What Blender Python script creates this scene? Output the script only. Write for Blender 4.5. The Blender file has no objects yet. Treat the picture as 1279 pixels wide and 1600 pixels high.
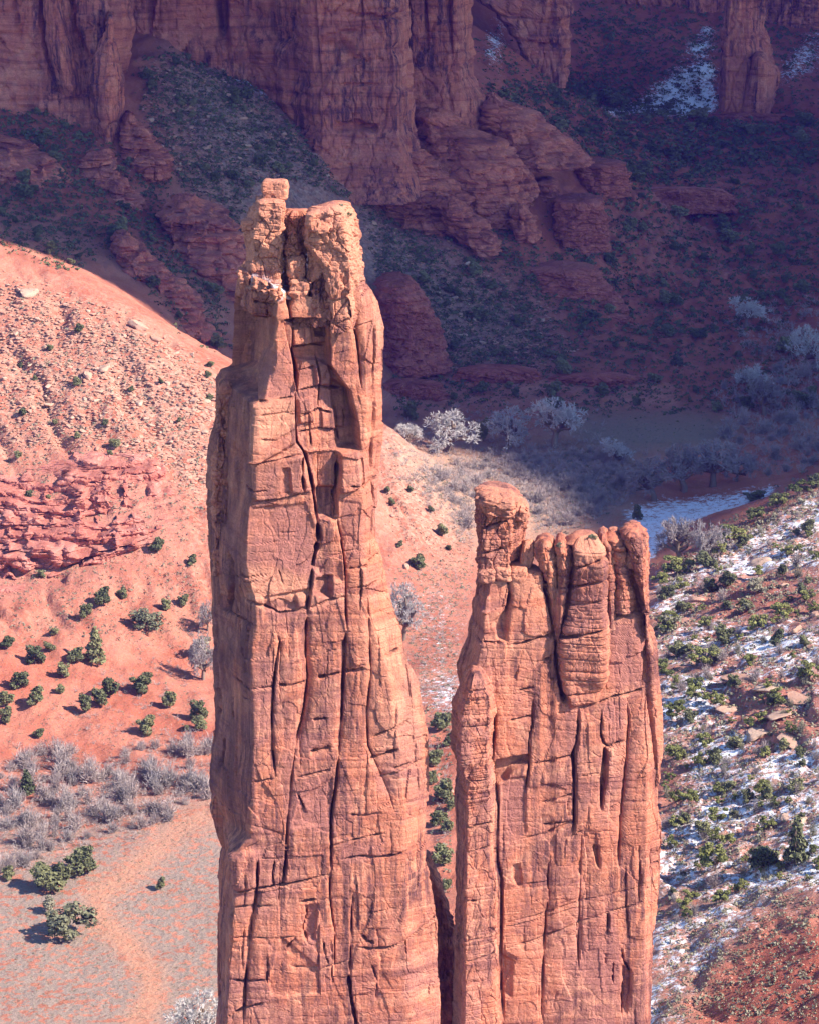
import bpy, math, random
import numpy as np

# ------------------------------------------------------------------ camera, sky, sun, exposure
FPX, CX, CY, CAMZ, TILT = 3932.0, 639.5, 800.0, 300.0, math.radians(15.5)
scene = bpy.context.scene
col = scene.collection
cam_data = bpy.data.cameras.new("camera")
cam = bpy.data.objects.new("camera", cam_data)
col.objects.link(cam)
cam.location = (0, 0, CAMZ)
cam.rotation_euler = (math.pi / 2 - TILT, 0, 0)
cam_data.sensor_fit = 'VERTICAL'
cam_data.sensor_height = 36
cam_data.lens = 36 * FPX / 1600.0
cam_data.clip_start = 1
cam_data.clip_end = 60000
scene.camera = cam

SUN_EL, SUN_AZ = math.radians(38), math.radians(71)   # azimuth from straight behind the camera towards the right
SUN = np.array([math.sin(SUN_AZ) * math.cos(SUN_EL), -math.cos(SUN_AZ) * math.cos(SUN_EL), math.sin(SUN_EL)])
world = bpy.data.worlds.new("World")
scene.world = world
world.use_nodes = True
wn = world.node_tree
sky = wn.nodes.new('ShaderNodeTexSky')
sky.sky_type = 'NISHITA'
sky.sun_disc = False
sky.sun_elevation = SUN_EL
sky.sun_rotation = math.atan2(SUN[0], SUN[1])
sky.altitude = 1800
sky.air_density = 1.0
sky.dust_density = 0.15
sky.ozone_density = 5.0
bg = wn.nodes['Background']
bg.inputs['Strength'].default_value = 0.145
wn.links.new(sky.outputs[0], bg.inputs['Color'])
sun_data = bpy.data.lights.new("sun", 'SUN')
sun_data.energy = 4.8
sun_data.angle = math.radians(0.53)
sun_data.color = (1.0, 0.93, 0.86)
sun = bpy.data.objects.new("sun", sun_data)
col.objects.link(sun)
sun.location = (600, -300, 900)
from mathutils import Vector
sun.rotation_euler = Vector(SUN).to_track_quat('Z', 'Y').to_euler()
scene.view_settings.view_transform = 'Standard'
scene.view_settings.look = 'None'
scene.view_settings.exposure = 1.2
scene.view_settings.gamma = 1
scene.view_settings.use_curve_mapping = False
scene.render.engine = 'CYCLES'
scene.cycles.use_denoising = True
scene.cycles.denoiser = 'OPENIMAGEDENOISE'
scene.cycles.denoising_input_passes = 'RGB_ALBEDO_NORMAL'
scene.cycles.use_adaptive_sampling = True
scene.cycles.adaptive_threshold = 0.02
scene.cycles.max_bounces = 4
scene.cycles.diffuse_bounces = 1
scene.cycles.volume_bounces = 0

# ------------------------------------------------------------------ maths helpers
CT, ST = math.cos(TILT), math.sin(TILT)

def at(px, py, Y):
    """world point on the sight line of photo pixel (px, py) at distance Y"""
    px = np.asarray(px, float); py = np.asarray(py, float); Y = np.asarray(Y, float)
    dx = (px - CX) / FPX; dy = -(py - CY) / FPX
    ry = CT + dy * ST; rz = -ST + dy * CT
    t = Y / ry
    return t * dx, Y + 0 * t, CAMZ + t * rz

def atz(px, py, z):
    dx = (px - CX) / FPX; dy = -(py - CY) / FPX
    ry = CT + dy * ST; rz = -ST + dy * CT
    t = (z - CAMZ) / rz
    return t * dx, t * ry, z

def x_of(px, y, z):
    return (px - CX) / FPX * (y * CT - (z - CAMZ) * ST)

def pix(x, y, z):
    f = y * CT - (z - CAMZ) * ST
    u = y * ST + (z - CAMZ) * CT
    return CX + FPX * x / f, CY - FPX * u / f

def _hash(i, j, k, seed):
    u = lambda v: np.asarray(v).astype(np.int32).view(np.uint32)
    with np.errstate(over='ignore'):
        h = u(i) * np.uint32(374761393) + u(j) * np.uint32(668265263) + u(k) * np.uint32(2246822519) + np.uint32((seed * 974634777) & 0xffffffff)
        h ^= h >> np.uint32(13); h *= np.uint32(1274126177); h ^= h >> np.uint32(16); h *= np.uint32(2654435761); h ^= h >> np.uint32(15)
    return (h & np.uint32(0xffffff)).astype(np.float32) * np.float32(1 / 0xffffff)

def vn(x, y, z, seed=0):
    """value noise in -1..1; z may be a plain number (2-D noise)"""
    flat = np.ndim(z) == 0
    def prep(v):
        v = np.asarray(v, np.float64); f = np.floor(v); t = (v - f).astype(np.float32)
        return f.astype(np.int32), t * t * (3 - 2 * t)
    xi, fx = prep(x); yi, fy = prep(y)
    if flat:
        zi = np.int32(math.floor(z * 7.3)); seed = seed + int(zi) * 131; zi = np.zeros(1, np.int32)
        h = lambda a, b, c: _hash(xi + np.int32(a), yi + np.int32(b), zi, seed)
    else:
        zi, fz = prep(z)
        h = lambda a, b, c: _hash(xi + np.int32(a), yi + np.int32(b), zi + np.int32(c), seed)
    def plane(c):
        p = h(0, 0, c); p = p + fx * (h(1, 0, c) - p)
        q = h(0, 1, c); q = q + fx * (h(1, 1, c) - q)
        return p + fy * (q - p)
    r = plane(0)
    if not flat: r = r + fz * (plane(1) - r)
    return 2 * r - 1

def fbm(x, y, z, octaves=4, seed=0, gain=0.5):
    r = 0; a = 1.0; s = 0
    for o in range(octaves):
        r = r + a * vn(x * 2 ** o + 13.7 * o, y * 2 ** o - 7.1 * o, (z * 2 ** o + 3.3 * o) if np.ndim(z) else z, seed + o)
        s += a; a *= gain
    return r / s

def sstep(a, b, x):
    t = np.clip((x - a) / (b - a), 0, 1)
    return t * t * (3 - 2 * t)

def inpoly(px, py, poly):
    ins = np.zeros(np.shape(px), bool)
    n = len(poly)
    for i in range(n):
        x1, y1 = poly[i]; x2, y2 = poly[(i + 1) % n]
        if y1 == y2: continue
        c = ((y1 > py) != (y2 > py)) & (px < (x2 - x1) * (py - y1) / (y2 - y1) + x1)
        ins ^= c
    return ins

def polydist(px, py, line):
    """distance to a polyline and the position along it 0..1"""
    best = np.full(np.shape(px), 1e9); along = np.zeros(np.shape(px))
    L = [math.dist(line[i], line[i + 1]) for i in range(len(line) - 1)]
    tot = sum(L); acc = 0
    for i in range(len(line) - 1):
        ax, ay = line[i]; bx, by = line[i + 1]
        dx, dy = bx - ax, by - ay
        t = np.clip(((px - ax) * dx + (py - ay) * dy) / (dx * dx + dy * dy + 1e-9), 0, 1)
        d = np.hypot(px - ax - t * dx, py - ay - t * dy)
        m = d < best
        best = np.where(m, d, best); along = np.where(m, (acc + t * L[i]) / tot, along)
        acc += L[i]
    return best, along

def blur(a, r):
    """separable box blur, twice"""
    r = int(max(1, round(r)))
    for _ in range(2):
        for ax in (0, 1):
            p = [(0, 0), (0, 0)]; p[ax] = (r + 1, r)
            c = np.cumsum(np.pad(a, p, mode='edge'), axis=ax)
            if ax == 0: a = (c[2 * r + 1:] - c[:-2 * r - 1]) / (2 * r + 1)
            else: a = (c[:, 2 * r + 1:] - c[:, :-2 * r - 1]) / (2 * r + 1)
    return a

# ------------------------------------------------------------------ objects
def mesh_np(name, V, Fq, mat, parent=None, smooth=True, attrs=None, tris=False):
    me = bpy.data.meshes.new(name)
    V = np.ascontiguousarray(V, np.float32); Fq = np.ascontiguousarray(Fq, np.int32)
    k = Fq.shape[1]
    me.vertices.add(len(V)); me.vertices.foreach_set('co', V.ravel())
    me.loops.add(Fq.size); me.loops.foreach_set('vertex_index', Fq.ravel())
    me.polygons.add(len(Fq))
    me.polygons.foreach_set('loop_start', np.arange(0, Fq.size, k, dtype=np.int32))
    me.polygons.foreach_set('loop_total', np.full(len(Fq), k, np.int32))
    me.update(calc_edges=True)
    me.polygons.foreach_set('use_smooth', np.full(len(Fq), smooth, bool))
    for an, av in (attrs or {}).items():
        av = np.ascontiguousarray(av, np.float32)
        if av.ndim == 1:
            me.attributes.new(an, 'FLOAT', 'POINT').data.foreach_set('value', av)
        else:
            me.attributes.new(an, 'FLOAT_COLOR', 'POINT').data.foreach_set('color', av.ravel())
    me.materials.append(mat)
    o = bpy.data.objects.new(name, me)
    col.objects.link(o)
    if parent: o.parent = parent
    return o

def tag(o, label=None, cat=None, group=None, kind=None):
    if label: o['label'] = label
    if cat: o['category'] = cat
    if group: o['group'] = group
    if kind: o['kind'] = kind
    return o

def empty(name, loc=(0, 0, 0)):
    e = bpy.data.objects.new(name, None)
    e.empty_display_size = 1
    e.location = loc
    col.objects.link(e)
    return e

# ------------------------------------------------------------------ materials
class NT:
    def __init__(s, name, rough=0.95):
        s.m = bpy.data.materials.new(name); s.m.use_nodes = True
        s.t = s.m.node_tree; s.b = s.t.nodes['Principled BSDF']
        s.b.inputs['Roughness'].default_value = rough
        s.b.inputs['Specular IOR Level'].default_value = 0.15
    def n(s, typ, **kw):
        x = s.t.nodes.new(typ)
        for k, v in kw.items(): setattr(x, k, v)
        return x
    def link(s, a, b): s.t.links.new(a, b)
    def pos(s):
        if not hasattr(s, '_p'): s._p = s.n('ShaderNodeNewGeometry').outputs['Position']
        return s._p
    def scaled(s, v, sc):
        x = s.n('ShaderNodeVectorMath', operation='MULTIPLY'); s.link(v, x.inputs[0]); x.inputs[1].default_value = sc
        return x.outputs[0]
    def noise(s, sc=(1, 1, 1), scale=1.0, detail=4, rough=0.55, dist=0.0, vec=None):
        x = s.n('ShaderNodeTexNoise'); x.inputs['Scale'].default_value = scale
        x.inputs['Detail'].default_value = detail; x.inputs['Roughness'].default_value = rough; x.inputs['Distortion'].default_value = dist
        s.link(s.scaled(vec or s.pos(), sc), x.inputs['Vector'])
        return x.outputs[0]
    def ramp(s, f, stops):
        x = s.n('ShaderNodeValToRGB'); e = x.color_ramp.elements
        while len(e) < len(stops): e.new(0.5)
        for i, (p, c) in enumerate(stops):
            e[i].position = p; e[i].color = (c, c, c, 1) if not hasattr(c, '__len__') else (*c, 1)
        s.link(f, x.inputs[0]); return x.outputs[0]
    def mix(s, f, a, b, blend='MIX'):
        x = s.n('ShaderNodeMix', data_type='RGBA', blend_type=blend)
        for v, i in ((f, 0), (a, 6), (b, 7)):
            if hasattr(v, 'links') or hasattr(v, 'is_output'): s.link(v, x.inputs[i])
            elif i == 0: x.inputs[0].default_value = v
            else: x.inputs[i].default_value = (*v, 1)
        return x.outputs[2]
    def math(s, op, a, b=0.0, clamp=False):
        x = s.n('ShaderNodeMath', operation=op, use_clamp=clamp)
        for v, i in ((a, 0), (b, 1)):
            if hasattr(v, 'is_output'): s.link(v, x.inputs[i])
            else: x.inputs[i].default_value = v
        return x.outputs[0]
    def attr(s, name):
        return s.n('ShaderNodeAttribute', attribute_name=name)
    def bump(s, h, strength=0.5, dist=1.0, prev=None):
        x = s.n('ShaderNodeBump'); x.inputs['Strength'].default_value = strength; x.inputs['Distance'].default_value = dist
        s.link(h, x.inputs['Height'])
        if prev is not None: s.link(prev, x.inputs['Normal'])
        return x.outputs[0]
    def out(s, colr, normal=None):
        s.link(colr, s.b.inputs['Base Color'])
        if normal is not None: s.link(normal, s.b.inputs['Normal'])
        return s.m

def sandstone(name, base, pale, mauve, dark, streak=0.5, band=0.35, unit=1.0, tone=False, fine=1.0, seed=0):
    """red sandstone: patches, bedding bands, desert varnish streaks; unit = metres per detail step"""
    t = NT(name)
    u = 1.0 / unit
    off = t.n('ShaderNodeVectorMath', operation='ADD'); t.link(t.pos(), off.inputs[0]); off.inputs[1].default_value = (seed * 31.0, seed * 17.0, seed * 7.3)
    t._p = off.outputs[0]
    patch = t.noise((.07 * u, .07 * u, .045 * u), detail=5, rough=.6, dist=.6)
    c = t.mix(t.ramp(patch, [(.46, 0), (.58, 1)]), base, mauve)
    p2 = t.noise((.11 * u, .11 * u, .09 * u), detail=6, rough=.62, dist=1.2)
    c = t.mix(t.ramp(p2, [(.54, 0), (.64, .75)]), c, pale)
    warp = t.noise((.05 * u, .05 * u, .05 * u), detail=2)
    zz = t.n('ShaderNodeSeparateXYZ'); t.link(t.pos(), zz.inputs[0])
    cz = t.n('ShaderNodeCombineXYZ')
    t.link(t.math('ADD', t.math('MULTIPLY', zz.outputs[2], .55 * u), t.math('MULTIPLY', warp, 2.2)), cz.inputs[2])
    t.link(t.math('MULTIPLY', zz.outputs[0], .015 * u), cz.inputs[0]); t.link(t.math('MULTIPLY', zz.outputs[1], .015 * u), cz.inputs[1])
    bands = t.noise((1, 1, 1), detail=6, rough=.7, vec=cz.outputs[0])
    c = t.mix(t.math('MULTIPLY', t.ramp(bands, [(.42, 0), (.62, 1)]), band), c, pale)
    c = t.mix(t.math('MULTIPLY', t.ramp(bands, [(.34, 1), (.46, 0)]), band), c, dark)
    st = t.noise((.6 * u, .6 * u, .022 * u), detail=5, rough=.7)
    stm = t.noise((.05 * u, .05 * u, .03 * u), detail=3, dist=.4)
    sm = t.math('MULTIPLY', t.ramp(st, [(.44, 0), (.60, 1)]), t.ramp(stm, [(.40, 0), (.55, 1)]))
    c = t.mix(t.math('MULTIPLY', sm, streak), c, dark)
    blot = t.noise((.35 * u, .35 * u, .30 * u), detail=7, rough=.7, dist=.5)
    c = t.mix(t.ramp(blot, [(.54, 0), (.62, .5)]), c, mauve)
    c = t.mix(t.ramp(blot, [(.36, .45), (.44, 0)]), c, pale)
    if tone:
        a = t.attr('tone')
        sp = t.n('ShaderNodeSeparateColor'); t.link(a.outputs['Color'], sp.inputs[0])
        tn = t.math('ADD', t.ramp(t.noise((.5 * u, .5 * u, .25 * u), detail=5), [(.3, -.3), (.7, .3)]), 0)
        c = t.mix(t.math('MULTIPLY', sp.outputs[0], t.ramp(p2, [(.35, .4), (.6, .95)])), c, mauve)
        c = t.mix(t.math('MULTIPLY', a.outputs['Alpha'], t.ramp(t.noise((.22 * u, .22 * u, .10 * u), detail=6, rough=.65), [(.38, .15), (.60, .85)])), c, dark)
        c = t.mix(t.math('MULTIPLY', sp.outputs[1], .85), c, pale)
        c = t.mix(t.math('MULTIPLY', sp.outputs[2], t.ramp(t.noise((.6 * u, .6 * u, .6 * u), detail=4), [(.42, 0), (.55, 1)])), c, (.80, .80, .83))
    f1 = t.noise((2.2 * u, 2.2 * u, 3.2 * u), detail=7, rough=.68)
    c = t.mix(1.0, c, t.ramp(f1, [(.25, .58), (.5, 1.0), (.8, 1.25)]), 'MULTIPLY')
    nb = t.bump(t.noise((.9 * u, .9 * u, 1.3 * u), detail=8, rough=.72), .6 * fine, 1.0 * unit)
    nb = t.bump(bands, .18 * fine, .5 * unit, nb)
    return t.out(c, nb)

M = {}
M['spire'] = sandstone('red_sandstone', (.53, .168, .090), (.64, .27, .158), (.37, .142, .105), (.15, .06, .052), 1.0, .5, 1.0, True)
M['cliff'] = sandstone('cliff_sandstone', (.52, .155, .088), (.63, .25, .15), (.40, .12, .08), (.08, .035, .045), .95, .55, 2.2, False, 1.0, 3)
M['slick'] = sandstone('slickrock_sandstone', (.50, .145, .085), (.61, .23, .14), (.35, .10, .065), (.12, .04, .038), .45, .75, 1.6, False, 1.0, 5)
M['ledge'] = sandstone('ledge_sandstone', (.40, .115, .075), (.50, .18, .12), (.30, .085, .06), (.13, .045, .04), .35, .6, 1.4, False, 1.0, 7)
M['slicklit'] = sandstone('pink_slickrock', (.49, .165, .115), (.60, .27, .20), (.42, .13, .09), (.25, .08, .06), .15, .55, 1.0, True, 1.0, 9)

# ------------------------------------------------------------------ terrain
ANCH = []
def AZ(px, py, z): ANCH.append(atz(px, py, z))
def AY(px, py, Y): ANCH.append(tuple(float(v) for v in at(px, py, Y)))
def AW(x, y, z): ANCH.append((x, y, z))
for a in [(0,1600,0),(160,1600,0),(330,1600,0),(0,1400,0),(330,1400,0),(0,1250,0),(330,1250,1),(0,1120,3),(150,1120,1),(330,1100,0),
          (330,1010,2),(180,1020,5),(0,1030,10),(640,910,2),(700,900,0),(690,1000,0),(690,1130,3),(690,1300,5),(690,1400,6),
          (720,745,0),(850,760,0),(950,760,0),(1000,850,0),(1150,790,0),(900,700,0),(1030,670,0),(1030,640,0),(1200,680,0),(1279,640,0),
          (600,650,2),(800,640,0),(1050,620,2),(620,570,12),(850,560,10),(1050,570,8),(1200,560,2),(1100,500,8),(1279,500,5),(1100,450,15),
          (1279,430,15),(1100,400,20),(1279,380,20),(1000,350,25),(1279,330,28),(1100,300,32),(1279,250,38),(1000,250,36),(1170,185,48),
          (950,180,46),(850,150,60),(1279,170,52)]: AZ(*a)
for a in [(0,950,900),(0,850,950),(0,750,985),(0,650,1030),(0,550,1075),(0,450,1120),(0,400,1150),(100,430,1140),(200,490,1115),(350,590,1080),
          (280,700,1010),(280,850,940),(330,950,905),(150,800,960),(150,600,1050),(450,640,1085),(600,665,1110),(650,720,1090),(700,800,1060),
          (735,870,1015),(620,800,1020),
          (1015,905,960),(1150,830,1000),(1279,757,1040),(1279,1000,800),(1050,1000,860),(1279,1200,680),(1050,1200,720),(1279,1400,590),
          (1050,1400,630),(1279,1600,520),(1040,1600,545),
          (1000,20,2500),(1080,100,2300),(760,60,2050),(790,140,1950),(900,60,2350),(1250,80,2450),(1279,20,2600),
          (850,540,1390),(800,450,1440),(700,380,1470),(600,320,1500),(640,270,1540),(700,500,1390),(600,450,1400),(500,270,1480),
          (420,200,1500),(270,90,1520),(350,200,1460),(300,350,1370),(420,420,1340),(900,480,1440),(950,350,1600),(900,300,1640),(980,280,1720),
          (760,180,1640),(850,230,1680),
          (0,200,1400),(100,180,1420),(180,230,1400),(100,300,1320),(0,320,1290),(200,400,1260),(300,480,1230),(340,560,1210)]: AY(*a)
for a in [(300,600,85),(300,800,75),(300,1040,45),(330,1300,25),(400,1600,35),(-300,1700,215),(0,1800,160),(-420,1200,190),(-400,900,100),(-320,620,15),
          (0,450,12),(-300,420,0),(0,370,20),(220,400,80),(560,2600,150),(-400,2600,240),(0,3200,240),(650,3200,230),(150,2900,180),(-60,1650,130),
          (100,2250,120),(-100,2100,180),(450,2100,70),(350,2000,50)]: AW(*a)
ANCH = np.array(ANCH)
_C2 = 22.0 ** 2
def _mq(x, y):
    return np.sqrt((x[:, None] - ANCH[None, :, 0]) ** 2 + (y[:, None] - ANCH[None, :, 1]) ** 2 + _C2)
_A = _mq(ANCH[:, 0], ANCH[:, 1]); _A[np.diag_indices(len(ANCH))] -= 1.5
_P = np.c_[np.ones(len(ANCH)), ANCH[:, :2] / 1000]
_S = np.block([[_A, _P], [_P.T, np.zeros((3, 3))]])
_W = np.linalg.solve(_S, np.r_[ANCH[:, 2], 0, 0, 0])
def z_base(x, y):
    x = np.ravel(x); y = np.ravel(y)
    return _mq(x, y) @ _W[:-3] + np.c_[np.ones(len(x)), x / 1000, y / 1000] @ _W[-3:]

# polar tessellation (k = x / y), finer near
NK, NY = 560, 700
KS = np.linspace(-0.27, 0.27, NK)
YS = 400 * (3300 / 400.) ** (np.linspace(0, 1, NY) ** 1.0)
_kc = np.linspace(-0.27, 0.27, 161); _yc = 400 * (3300 / 400.) ** np.linspace(0, 1, 241)
_KC, _YC = np.meshgrid(_kc, _yc)
_ZC = z_base((_KC * _YC).ravel(), _YC.ravel()).reshape(_KC.shape)
def _bil(Z, k, y, k0, k1, y0, y1):
    ny, nk = Z.shape
    fk = np.clip((k - k0) / (k1 - k0) * (nk - 1), 0, nk - 1.001); fy = np.clip(np.log(y / y0) / math.log(y1 / y0) * (ny - 1), 0, ny - 1.001)
    i = fk.astype(int); j = fy.astype(int); a = fk - i; b = fy - j
    return Z[j, i] * (1 - a) * (1 - b) + Z[j, i + 1] * a * (1 - b) + Z[j + 1, i] * (1 - a) * b + Z[j + 1, i + 1] * a * b
K, Y2 = np.meshgrid(KS, YS)
X2 = K * Y2
ZB = _bil(_ZC, K, Y2, -.27, .27, 400, 3300)
PX, PY = pix(X2, Y2, ZB)
def soft(poly, r=10, ymin=0, ymax=9e9):
    """soft world mask of a patch of ground that the photo shows inside an outline"""
    m = (inpoly(PX, PY, poly) & (Y2 > ymin) & (Y2 < ymax)).astype(np.float32)
    return blur(m, r)
k_left_ledge = soft([(-80,760),(60,740),(150,725),(225,715),(262,745),(292,800),(275,850),(225,870),(150,900),(110,920),(20,945),(-80,955)], 5, 850, 1120)
k_band = soft([(560,600),(700,585),(850,590),(1010,598),(1060,610),(1060,640),(950,635),(850,630),(700,640),(560,645)], 3, 1200, 1420)
k_redr = soft([(1090,1045),(1160,1030),(1279,1075),(1340,1100),(1340,1190),(1240,1175),(1160,1185),(1120,1130)], 5, 500, 900)
k_floor = soft([(-200,1290),(100,1270),(330,1230),(420,1230),(420,1700),(-200,1700)], 14, 400, 800)
k_floor2 = soft([(600,880),(745,870),(745,1130),(640,1110)], 8, 780, 1080)
k_valley_lit = soft([(580,700),(700,690),(990,690),(1010,800),(860,860),(740,880),(700,800)], 8, 1020, 1280)
k_meadow_snow = soft([(960,795),(1010,775),(1120,765),(1240,745),(1290,735),(1290,770),(1010,940),(985,905),(975,850)], 4, 960, 1180)
k_meadow_snow = k_meadow_snow * (1 - sstep(2.5, 6.0, ZB))
k_grey = soft([(905,645),(1000,635),(1100,640),(1150,660),(1130,700),(1000,712),(905,700),(880,670)], 7, 1180, 1400)
k_slope_r = soft([(1000,905),(1150,825),(1290,745),(1500,650),(1500,1750),(940,1750),(1000,1300)], 8, 480, 1060)
k_gap = soft([(640,1080),(745,1060),(745,1500),(640,1500)], 8, 550, 900)
k_red_br = soft([(1085,1600),(1110,1540),(1150,1500),(1190,1455),(1279,1430),(1400,1400),(1400,1700),(1070,1700)], 8, 450, 640)
k_redsoil_r = soft([(1000,1190),(1060,1200),(1080,1240),(1040,1280),(1000,1270)], 8, 600, 800) + soft([(1080,930),(1150,915),(1279,900),(1279,960),(1160,975),(1090,960)], 8, 750, 980)
k_left = soft([(-200,395),(0,395),(100,425),(200,488),(350,590),(460,640),(600,660),(660,720),(740,870),(640,900),(500,960),(330,1000),(-200,1030)], 7, 860, 1165)
k_left_tan = soft([(-200,640),(0,560),(60,520),(200,500),(340,585),(360,650),(350,780),(300,800),(262,745),(225,715),(100,640),(0,700)], 14, 860, 1165) + soft([(600,660),(700,740),(735,860),(680,860),(610,800)], 8, 950, 1150)
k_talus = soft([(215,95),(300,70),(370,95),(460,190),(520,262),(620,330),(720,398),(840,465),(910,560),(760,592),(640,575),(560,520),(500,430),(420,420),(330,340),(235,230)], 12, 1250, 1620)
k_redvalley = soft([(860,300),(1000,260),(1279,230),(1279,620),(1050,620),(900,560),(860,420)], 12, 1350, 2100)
k_far_snow = soft([(985,175),(1120,10),(1125,180),(1100,190),(900,182)], 3, 1900, 2700) + soft([(745,90),(775,5),(800,5),(790,80),(770,110)], 3, 1800, 2300)
k_far_snow2 = soft([(1195,120),(1290,10),(1290,110),(1220,160)], 4, 1900, 2700) + .6 * soft([(740,100),(900,120),(960,170),(760,150)], 6, 1800, 2300) + .5*soft([(930,150),(1130,150),(1130,200),(930,200)], 6, 1800, 2300)
k_talus_snow = soft([(345,105),(400,120),(455,175),(450,190),(400,165),(350,130)], 3, 1380, 1620)
p_line = [(215,1600),(240,1560),(238,1520),(205,1480),(160,1440),(150,1400),(195,1370),(240,1330),(290,1290),(340,1260)]
_d, _ = polydist(PX, PY, p_line)
k_path = np.exp(-(_d / 22) ** 2) * k_floor + .8 * np.exp(-(polydist(PX, PY, [(205,1600),(232,1570),(240,1530),(190,1470)])[0] / 9) ** 2) * k_floor
_d2, _ = polydist(PX, PY, [(600,1075),(650,1065),(700,1050),(760,1025)])
k_road = np.exp(-(_d2 / 9) ** 2) * ((Y2 > 780) & (Y2 < 960))

# relief: large rolls, gullies on slopes, ledges
g1 = fbm(X2 / 60, Y2 / 60, 0, 4, 11); g2 = fbm(X2 / 9, Y2 / 9, 0, 4, 12); g3 = vn(X2 / 2.2, Y2 / 2.2, 0, 13)
flat = np.clip(k_floor + k_floor2 + k_meadow_snow + k_grey + .7 * k_valley_lit, 0, 1)
ZT = ZB + g1 * (2.6 * (1 - flat) + .3) + g2 * (1.5 * (1 - .85 * flat)) + g3 * (.42 * (1 - .8 * flat))
_pp = (.87 * X2 + .5 * Y2); _qq = (.5 * X2 - .87 * Y2)
gul = np.abs(fbm(_pp / 22 + .5 * fbm(X2 / 30, Y2 / 30, 0, 2, 81), _qq / 90, 0, 3, 82))
gul2 = np.abs(fbm(_pp / 7, _qq / 30, 0, 3, 83))
ZT = ZT + k_left * (1 - k_left_ledge) * (3.4 * np.minimum(gul * 3, 1) + 1.1 * np.minimum(gul2 * 3, 1) - 2.8)
ZT = ZT + k_slope_r * (1.6 * np.minimum(np.abs(fbm(X2 / 16, Y2 / 16, 0, 3, 84)) * 3, 1) - .8)
far_rough = sstep(1250, 1500, Y2)
ZT = ZT + far_rough * 5.0 * (1 - np.abs(fbm(X2 / 45, Y2 / 45, 0, 4, 14)) * 3)
def terrace(z, step, k, sharp, ph):
    q = (z + ph) / step
    f = q - np.floor(q)
    return (np.floor(q) + sstep(.5 - sharp, .5 + sharp, f)) * step - ph
ph = 2.4 * fbm(X2 / 26, Y2 / 26, 0, 4, 15)
t_left = terrace(ZT + 1.2 * fbm(X2 / 14, Y2 / 14, 0, 3, 16), 5.2, 0, .16, ph) * .65 + .35 * terrace(ZT, 1.7, 0, .2, ph)
ZT = ZT + k_left_ledge * (t_left - ZT + 1.0)
t_b = terrace(ZT, 4.0, 0, .14, ph * 1.2)
ZT = ZT + np.clip(k_redvalley * .85 + k_redr * .6, 0, 1) * (t_b - ZT)
ZT = ZT + k_road * -.6
PX, PY = pix(X2, Y2, ZT)

def gz(x, y):
    """height of the finished ground"""
    x = np.asarray(x, float); y = np.asarray(y, float)
    return _bil(ZT, x / y, y, -.27, .27, 400, 3300)

def ground_hit(px, py, ymin=420.0, ymax=3200.0):
    """where the sight line of a photo pixel meets the ground beyond ymin"""
    ys = np.linspace(ymin, ymax, 2600)
    x, y, z = at(px, py, ys)
    d = z - gz(x, y)
    i = np.argmax(d < 0)
    if i == 0: return None
    t = d[i - 1] / (d[i - 1] - d[i] + 1e-9)
    yy = ys[i - 1] + t * (ys[i] - ys[i - 1])
    x, y, z = at(px, py, yy)
    return float(x), float(y), float(gz(x, y))

def slope_at(M_, x, y):
    return _bil(M_, x / y, y, -.27, .27, 400, 3300)

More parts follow.
